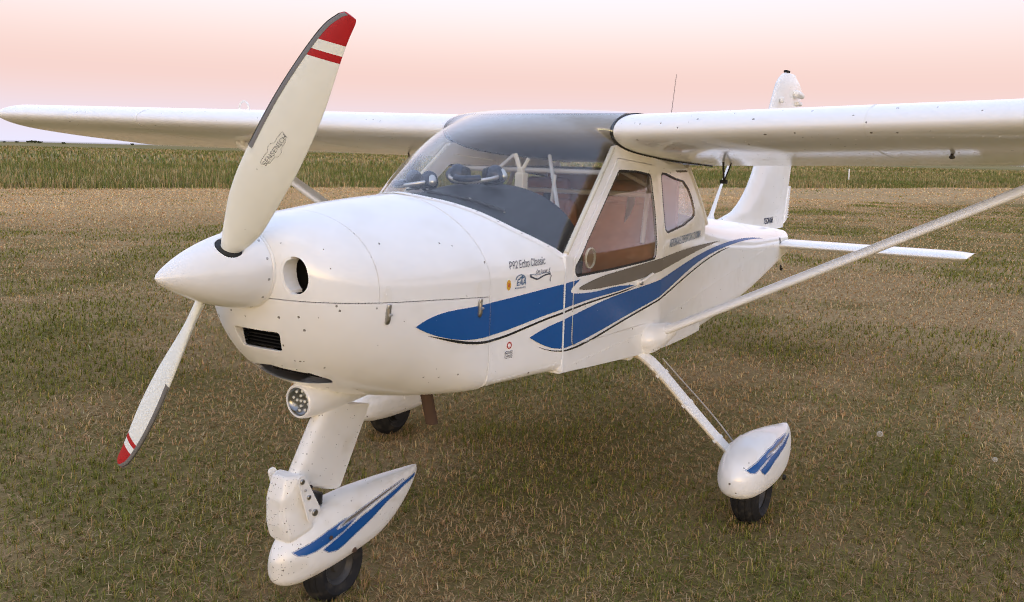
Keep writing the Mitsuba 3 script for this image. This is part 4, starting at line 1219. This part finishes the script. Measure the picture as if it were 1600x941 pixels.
def pant_side(o, L, kw, kz, z0, pit, u, z, s=-1):
    """Side skin of the wheel fairing at local (u, z)."""
    r = pant_ring(float(np.clip(u, .001, .824)), o, L, kw, kz, z0, pit, k=160); h = len(r) // 4
    side = r[(np.arange(-40, 41)) % 160] if s > 0 else r[np.arange(40, 121)]
    i = np.argsort(side[:, 2]); return float(np.interp(z, side[i, 2], side[i, 1]))


def wheel(c, r, w, key):
    """Tyre with tread grooves, rim and hub."""
    a = np.linspace(-1, 1, 27); prof = []
    for q in a:
        y = q * w / 2; rr_ = r - (w * .42) * (abs(q) ** 2.6) * .9
        if abs(abs(q) - .22) < .03 or abs(abs(q) - .60) < .03: rr_ -= .005
        prof.append((y, rr_))
    prof = [(-w * .36, r * .52)] + prof + [(w * .36, r * .52)]
    n = 56; t = np.arange(n) * 2 * np.pi / n
    R = [np.stack([c[0] + q * np.cos(t), np.full(n, c[1] + y), c[2] + q * np.sin(t)], 1) for y, q in prof]
    m = loft(R + [R[0]], caps=False)
    if m.volume < 0: m.invert()
    put(key + '__tyre', m, 'm_rubber', smooth=25)
    rim = [(-w * .37, r * .50), (-w * .35, r * .54), (-w * .26, r * .45), (-w * .14, r * .40), (-w * .14, r * .20), (-w * .26, r * .17), (-w * .28, .002)]
    rp = rim + [(-y, q) for y, q in rim[::-1]]
    put(key + '__rim', loft([np.stack([c[0] + q * np.cos(t), np.full(n, c[1] + y), c[2] + q * np.sin(t)], 1) for y, q in rp], caps=False), 'm_rim', smooth=30)


NOSE_MARKS = [
    ('blue_stripe', 'm_blue', [(.053, .303), (.076, .309), (.128, .319), (.203, .336), (.274, .347), (.346, .353), (.49, .363), (.41, .359), (.312, .353), (.255, .338), (.239, .330), (.245, .325), (.266, .325), (.346, .333), (.284, .314), (.196, .296), (.135, .285), (.094, .284), (.069, .289)]),
    ('grey_stripe', 'm_grey', [(.264, .332), (.307, .345), (.405, .355), (.55, .363), (.693, .364), (.55, .357), (.448, .350), (.344, .338)]),
    ('blue_stripe', 'm_blue', [(.172, .278), (.219, .291), (.299, .311), (.378, .326), (.507, .340), (.685, .354), (.79, .353), (.788, .346), (.682, .342), (.55, .326), (.426, .297), (.333, .276), (.269, .258), (.236, .252), (.195, .260)])]
MAIN_MARKS = [
    ('blue_stripe', 'm_blue', [(.041, .316), (.081, .335), (.149, .361), (.229, .380), (.388, .392), (.591, .380), (.472, .381), (.313, .378), (.22, .369), (.177, .359), (.180, .353), (.246, .362), (.162, .343), (.107, .322), (.07, .302), (.05, .304)]),
    ('grey_stripe', 'm_grey', [(.182, .359), (.245, .375), (.366, .384), (.553, .379), (.346, .373), (.232, .367)]),
    ('blue_stripe', 'm_blue', [(.106, .311), (.159, .331), (.231, .353), (.352, .364), (.583, .368), (.656, .365), (.56, .361), (.353, .346), (.244, .329), (.159, .299), (.129, .288), (.113, .296)])]


def pant_decals(key, marks, o, L, kw, kz, z0, pit, s):
    polys = [sg.Polygon(q).buffer(.0022, quad_segs=4).buffer(-.0022, quad_segs=4).buffer(0) for _, _, q in marks]
    for (nm, mat, _), pg in zip(marks, polys):
        for pgx, mt, off, nm2 in ((pg.buffer(.0030).difference(pg.buffer(.0018)), 'm_blue', .0016, 'fine_line'), (pg, mat, .0018, nm)):
            m = flat_mesh(pgx, .016); U, Zl = m.vertices[:, 0], m.vertices[:, 1]
            X = o[0] + U * L; Z = z0 + (Zl - .2) * kz + .2 + U * L * pit
            Y = np.array([pant_side(o, L, kw, kz, z0, pit, u, z_, s) + s * off for u, z_ in zip(U, Z)])
            put(key + '__' + nm2, TM(np.c_[X, Y, Z], m.faces), mt, smooth=False)


# nose leg
NG = A + 'nose_gear'
NO = (.413, -.004)
NK = dict(L=.973, kw=.864, kz=1.006, z0=-.035, pit=.031)
NW = (.718, -.004, .118)
P = pant(NO, **NK)
P = P - MF(tube([(NW[0], -.058, NW[2]), (NW[0], .058, NW[2])], .170, 48)) - prism_y([(.58, .0), (.58, .110), (.86, .142), (.90, .0)], -.07, .07)
put(NG + '__wheel_fairing', P, 'm_spatter', 'white teardrop nose wheel fairing with blue streaks and mud spatter')
pant_decals(NG, NOSE_MARKS, NO, s=-1, **NK)
wheel(NW, .142, .100, NG)
a0_, a1_ = np.array([.655, 0, .760]), np.array([.500, 0, .525])
prof = AF * np.array([.262, .262 * 2.35]); prof[:, 1] -= prof[:, 1].mean()
lrings = []
for t in np.linspace(0, 1, 9):
    c = a0_ + (a1_ - a0_) * t; ch = 1.02 - .04 * t
    drop = np.array([.262, 0, -.062 - .05 * t])
    q = c + (prof[:, :1] / .262) * drop * ch + np.c_[np.zeros(len(prof)), prof[:, 1], np.zeros(len(prof))]
    lrings.append(q)
for e, sc_ in ((.006, .97), (.013, .88), (.018, .70), (.021, .4)):
    lrings.append(lrings[8].mean(0) + (lrings[8] - lrings[8].mean(0)) * sc_ + (a1_ - a0_) / np.linalg.norm(a1_ - a0_) * e)
put(NG + '__leg_fairing', loft(lrings), 'm_spatter', 'broad white nose leg fairing speckled with insects', smooth=40)
put(NG + '__leg_core', tube([(.70, 0, .83), (.56, 0, .42)], .032, 18), 'm_black')
put(NG + '__oleo_boot', tube([(.622, 0, .432), (.612, 0, .395)], [.036, .040], 20), 'm_black')
put(NG + '__fork_cover', mellow(hull_balls([((.468, -.026, .528), .014), ((.468, .026, .528), .014), ((.452, -.024, .46), .022), ((.452, .024, .46), .022), ((.460, -.024, .375), .030), ((.460, .024, .375), .030), ((.475, -.026, .330), .032), ((.475, .026, .330), .032), ((.540, -.044, .345), .026), ((.540, .044, .345), .026), ((.505, -.044, .52), .020), ((.505, .044, .52), .020)], 40), .007, 4), 'm_spatter', 'rounded white fork cover thickly spotted with dirt', smooth=True)
for s, py in ((-1, .084), (1, .058)):
    pl = prism_y(soft([(.462, .548), (.490, .555), (.505, .535), (.572, .405), (.560, .385), (.525, .372), (.512, .378)], .012), s * py - .003, s * py + .003)
    put(NG + '__link_plate', pl, 'm_plain')
    for x, z, r in ((.482, .532, .0095), (.512, .467, .0085), (.540, .402, .0125), (.517, .418, .004), (.496, .497, .004)):
        put(NG + '__bolt', disc((x, s * (py + .002), z), (0, s, 0), r, .008, 12, .002), 'm_steel')
put(NG + '__axle_bolt', disc((.745, -.082, .185), (0, -1, 0), .010, .010, 12, .002), 'm_rust')
put(NG + '__side_screw', disc((.615, -.0925, .282), (0, -1, 0), .0075, .004, 12), 'm_rust')
# landing light pod below the chin
pod = []
for x, r, c, fl in [(.553, .056, .785, 1), (.556, .060, .785, 1), (.575, .066, .786, 1), (.64, .071, .790, 1), (.76, .071, .796, 1), (.92, .060, .795, .95), (1.05, .040, .790, .8), (1.12, .020, .785, .6)]:
    t = np.arange(40) * 2 * np.pi / 40; pod.append(np.stack([np.full(40, x), r * np.cos(t) * 1.0, c + r * np.sin(t) * fl], 1))
podM = MF(loft(pod)) - MF(tube([(.54, 0, .785), (.575, 0, .785)], .0515, 32))
put(A + 'landing_light', podM, 'm_white', 'round landing light pod under the nose')
put(A + 'landing_light__bowl', loft([np.stack([np.full(32, x), r * np.cos(np.arange(32) * 2 * np.pi / 32), .785 + r * np.sin(np.arange(32) * 2 * np.pi / 32)], 1) for x, r in [(.557, .0512), (.569, .045), (.572, .02), (.572, .001)]], caps=False), 'm_reflector', smooth=True)
for k in range(13):
    rr_, th = (0, 0) if k == 0 else ((.018, k * 2 * math.pi / 4) if k < 5 else (.036, k * 2 * math.pi / 8 + .2))
    put(A + 'landing_light__led', disc((.571, rr_ * math.cos(th), .785 + rr_ * math.sin(th)), (-1, 0, 0), .0052, .006, 10, .002), 'm_led')
put(A + 'landing_light__lens', loft([np.stack([np.full(32, x), r * np.cos(np.arange(32) * 2 * np.pi / 32), .785 + r * np.sin(np.arange(32) * 2 * np.pi / 32)], 1) for x, r in [(.5555, .0512), (.5525, .03), (.552, .001)]], caps=False), 'm_pane', smooth=True)
# exhaust stub
ex = MF(tube([(1.13, -.10, .80), (1.19, -.10, .60), (1.22, -.10, .48)], .025, 24)) - MF(tube([(1.12, -.10, .84), (1.19, -.10, .60), (1.235, -.10, .43)], .0222, 24)) - mbox((.9, -.3, .3), (1.5, .1, .566)).rotate([0, 0, 0])
put(A + 'exhaust_pipe', ex, 'm_rust', 'rusty brown exhaust stub below the cowl')

# main legs
for s in (-1, 1):
    G = A + ('main_gear' if s < 0 else 'main_gear_001')
    MO = (2.054, s * 1.091)
    K = dict(L=1.027, kw=1.136, kz=.976, z0=.010, pit=-.061)
    WC = (2.365, s * 1.091, .138 if s < 0 else .155)
    if s > 0: K['z0'] -= .040
    P = pant(MO, **K)
    P = P - MF(tube([(WC[0], WC[1] - .062, WC[2]), (WC[0], WC[1] + .066, WC[2])], .180, 48)) - mbox((2.17, WC[1] - .080, -.1), (2.56, WC[1] + .080, .138 if s < 0 else .10))
    put(G + '__wheel_fairing', P, 'm_white', 'white teardrop fairing over the near main wheel with blue streaks' if s < 0 else None)
    pant_decals(G, MAIN_MARKS, MO, s=s, **K)
    wheel(WC, .158, .135, G)
    path = spline([(2.33, s * .44, .712), (2.33, s * .54, .698), (2.33, s * .63, .630), (2.335, s * .80, .470), (2.34, s * .97, .318), (2.345, s * 1.04, .262)], 26)
    rings = []
    tg = np.gradient(path, axis=0)
    for q, d, t in zip(path, tg, np.linspace(0, 1, 26)):
        d = d / np.linalg.norm(d); nn = np.cross([1, 0, 0], d); nn /= np.linalg.norm(nn)
        wx, wt = .115 - .035 * t, .030 - .008 * t; an = np.arange(24) * 2 * np.pi / 24
        ce, se = np.cos(an), np.sin(an)
        rings.append(q + np.sign(ce)[:, None] * (np.abs(ce) ** .7)[:, None] * wx / 2 * np.array([1, 0, 0]) + (np.sign(se) * np.abs(se) ** .8)[:, None] * wt / 2 * nn)
    put(G + '__leg', loft(rings), 'm_leg', 'slanting white spring leg with yellowed tape' if s < 0 else None, smooth=40)
    put(G + '__brake_line', tube(spline([(2.40, s * .60, .69), (2.415, s * .72, .575), (2.41, s * .90, .415), (2.40, s * 1.01, .30)], 16), .0035, 8), 'm_hose')
    for t in (.30, .55, .82):
        k = int(t * 25); q, d = path[k], tg[k] / np.linalg.norm(tg[k]); nn = np.cross([1, 0, 0], d); nn /= np.linalg.norm(nn); wx, wt = .117 - .035 * t, .0318 - .008 * t
        rg = [[q + e * d + a * wx / 2 * np.array([1, 0, 0]) + b * wt / 2 * nn for a, b in ((-1, -.6), (-.8, -1), (.8, -1), (1, -.6), (1, .6), (.8, 1), (-.8, 1), (-1, .6))] for e in (-.008, .008)]
        put(G + '__clamp_band', loft(rg), 'm_plain')
    put(G + '__mount', cat([rbox((2.26, s * .47, .705), (.05, .05, .03), .008), rbox((2.36, s * .46, .715), (.16, .08, .04), .01)]), 'm_plain')
    put(G + '__axle_bolt', disc((2.49, MO[1] + s * .108, .185), (0, s, 0), .013, .012, 14, .003), 'm_black')
    put(G + '__brake', cat([tube([(WC[0], WC[1] - s * .055, WC[2]), (WC[0], WC[1] - s * .085, WC[2])], .065, 28), rbox((2.43, WC[1] - s * .08, .23), (.08, .05, .07), .01)]), 'm_black')
    put(G + '__bracket', rbox((2.45, WC[1] - s * .125, .28), (.22, .008, .10), .003), 'm_plain')

# ---- headsets lying on the glare shield
add_mats({'m_cup': matte((.025, .035, .06), .35, .5), 'm_silver': gloss((.62, .62, .60), .25, .3, .5, .8)})


def headset(o, rot, key, label):
    ca, sa = math.cos(rot), math.sin(rot)
    Tm = lambda q: np.array(o) + np.array([q[0] * ca - q[1] * sa, q[0] * sa + q[1] * ca, q[2]])
    for k, sx in enumerate((-1, 1)):
        cy = sx * .085
        put(key + '__ear_cup', hull_balls([(Tm((0, cy - .012, .045)), .036), (Tm((0, cy + .012, .045)), .036), (Tm((0, cy, .058)), .038)], 24), 'm_cup', smooth=True)
        put(key + '__ear_seal', tube([Tm((0, cy - sx * .030, .045)), Tm((0, cy - sx * .050, .045))], [.036, .030], 24, (1, 1.15)), 'm_black')
        put(key + '__cup_cap', hull_balls([(Tm((0, cy + sx * .035, .048)), .021), (Tm((0, cy + sx * .030, .062)), .018)], 18), 'm_silver' if sx < 0 else 'm_cup', smooth=True)
    put(key + '__headband', tube(spline([Tm((0, -.105, .05)), Tm((-.085, -.085, .035)), Tm((-.125, 0, .025)), Tm((-.085, .085, .035)), Tm((0, .105, .05))], 26), .006, 10, (1, 1.6)), 'm_silver')
    put(key + '__band_pad', tube(spline([Tm((-.105, -.055, .040)), Tm((-.128, 0, .036)), Tm((-.105, .055, .040))], 12), .014, 12), 'm_cup')
    put(key + '__microphone_boom', tube(spline([Tm((.0, -.12, .03)), Tm((-.07, -.12, .02)), Tm((-.11, -.09, .012))], 12), .0035, 8), 'm_black')
    labels[key] = {'label': label, 'category': 'headset'}


headset((1.57, -.045, 1.517), .25, 'headset', 'dark headset with silver ear cup on the middle of the glare shield')
headset((1.60, .275, 1.482), -.5, 'headset_001', 'headset with pale ear cups at the far end of the glare shield')
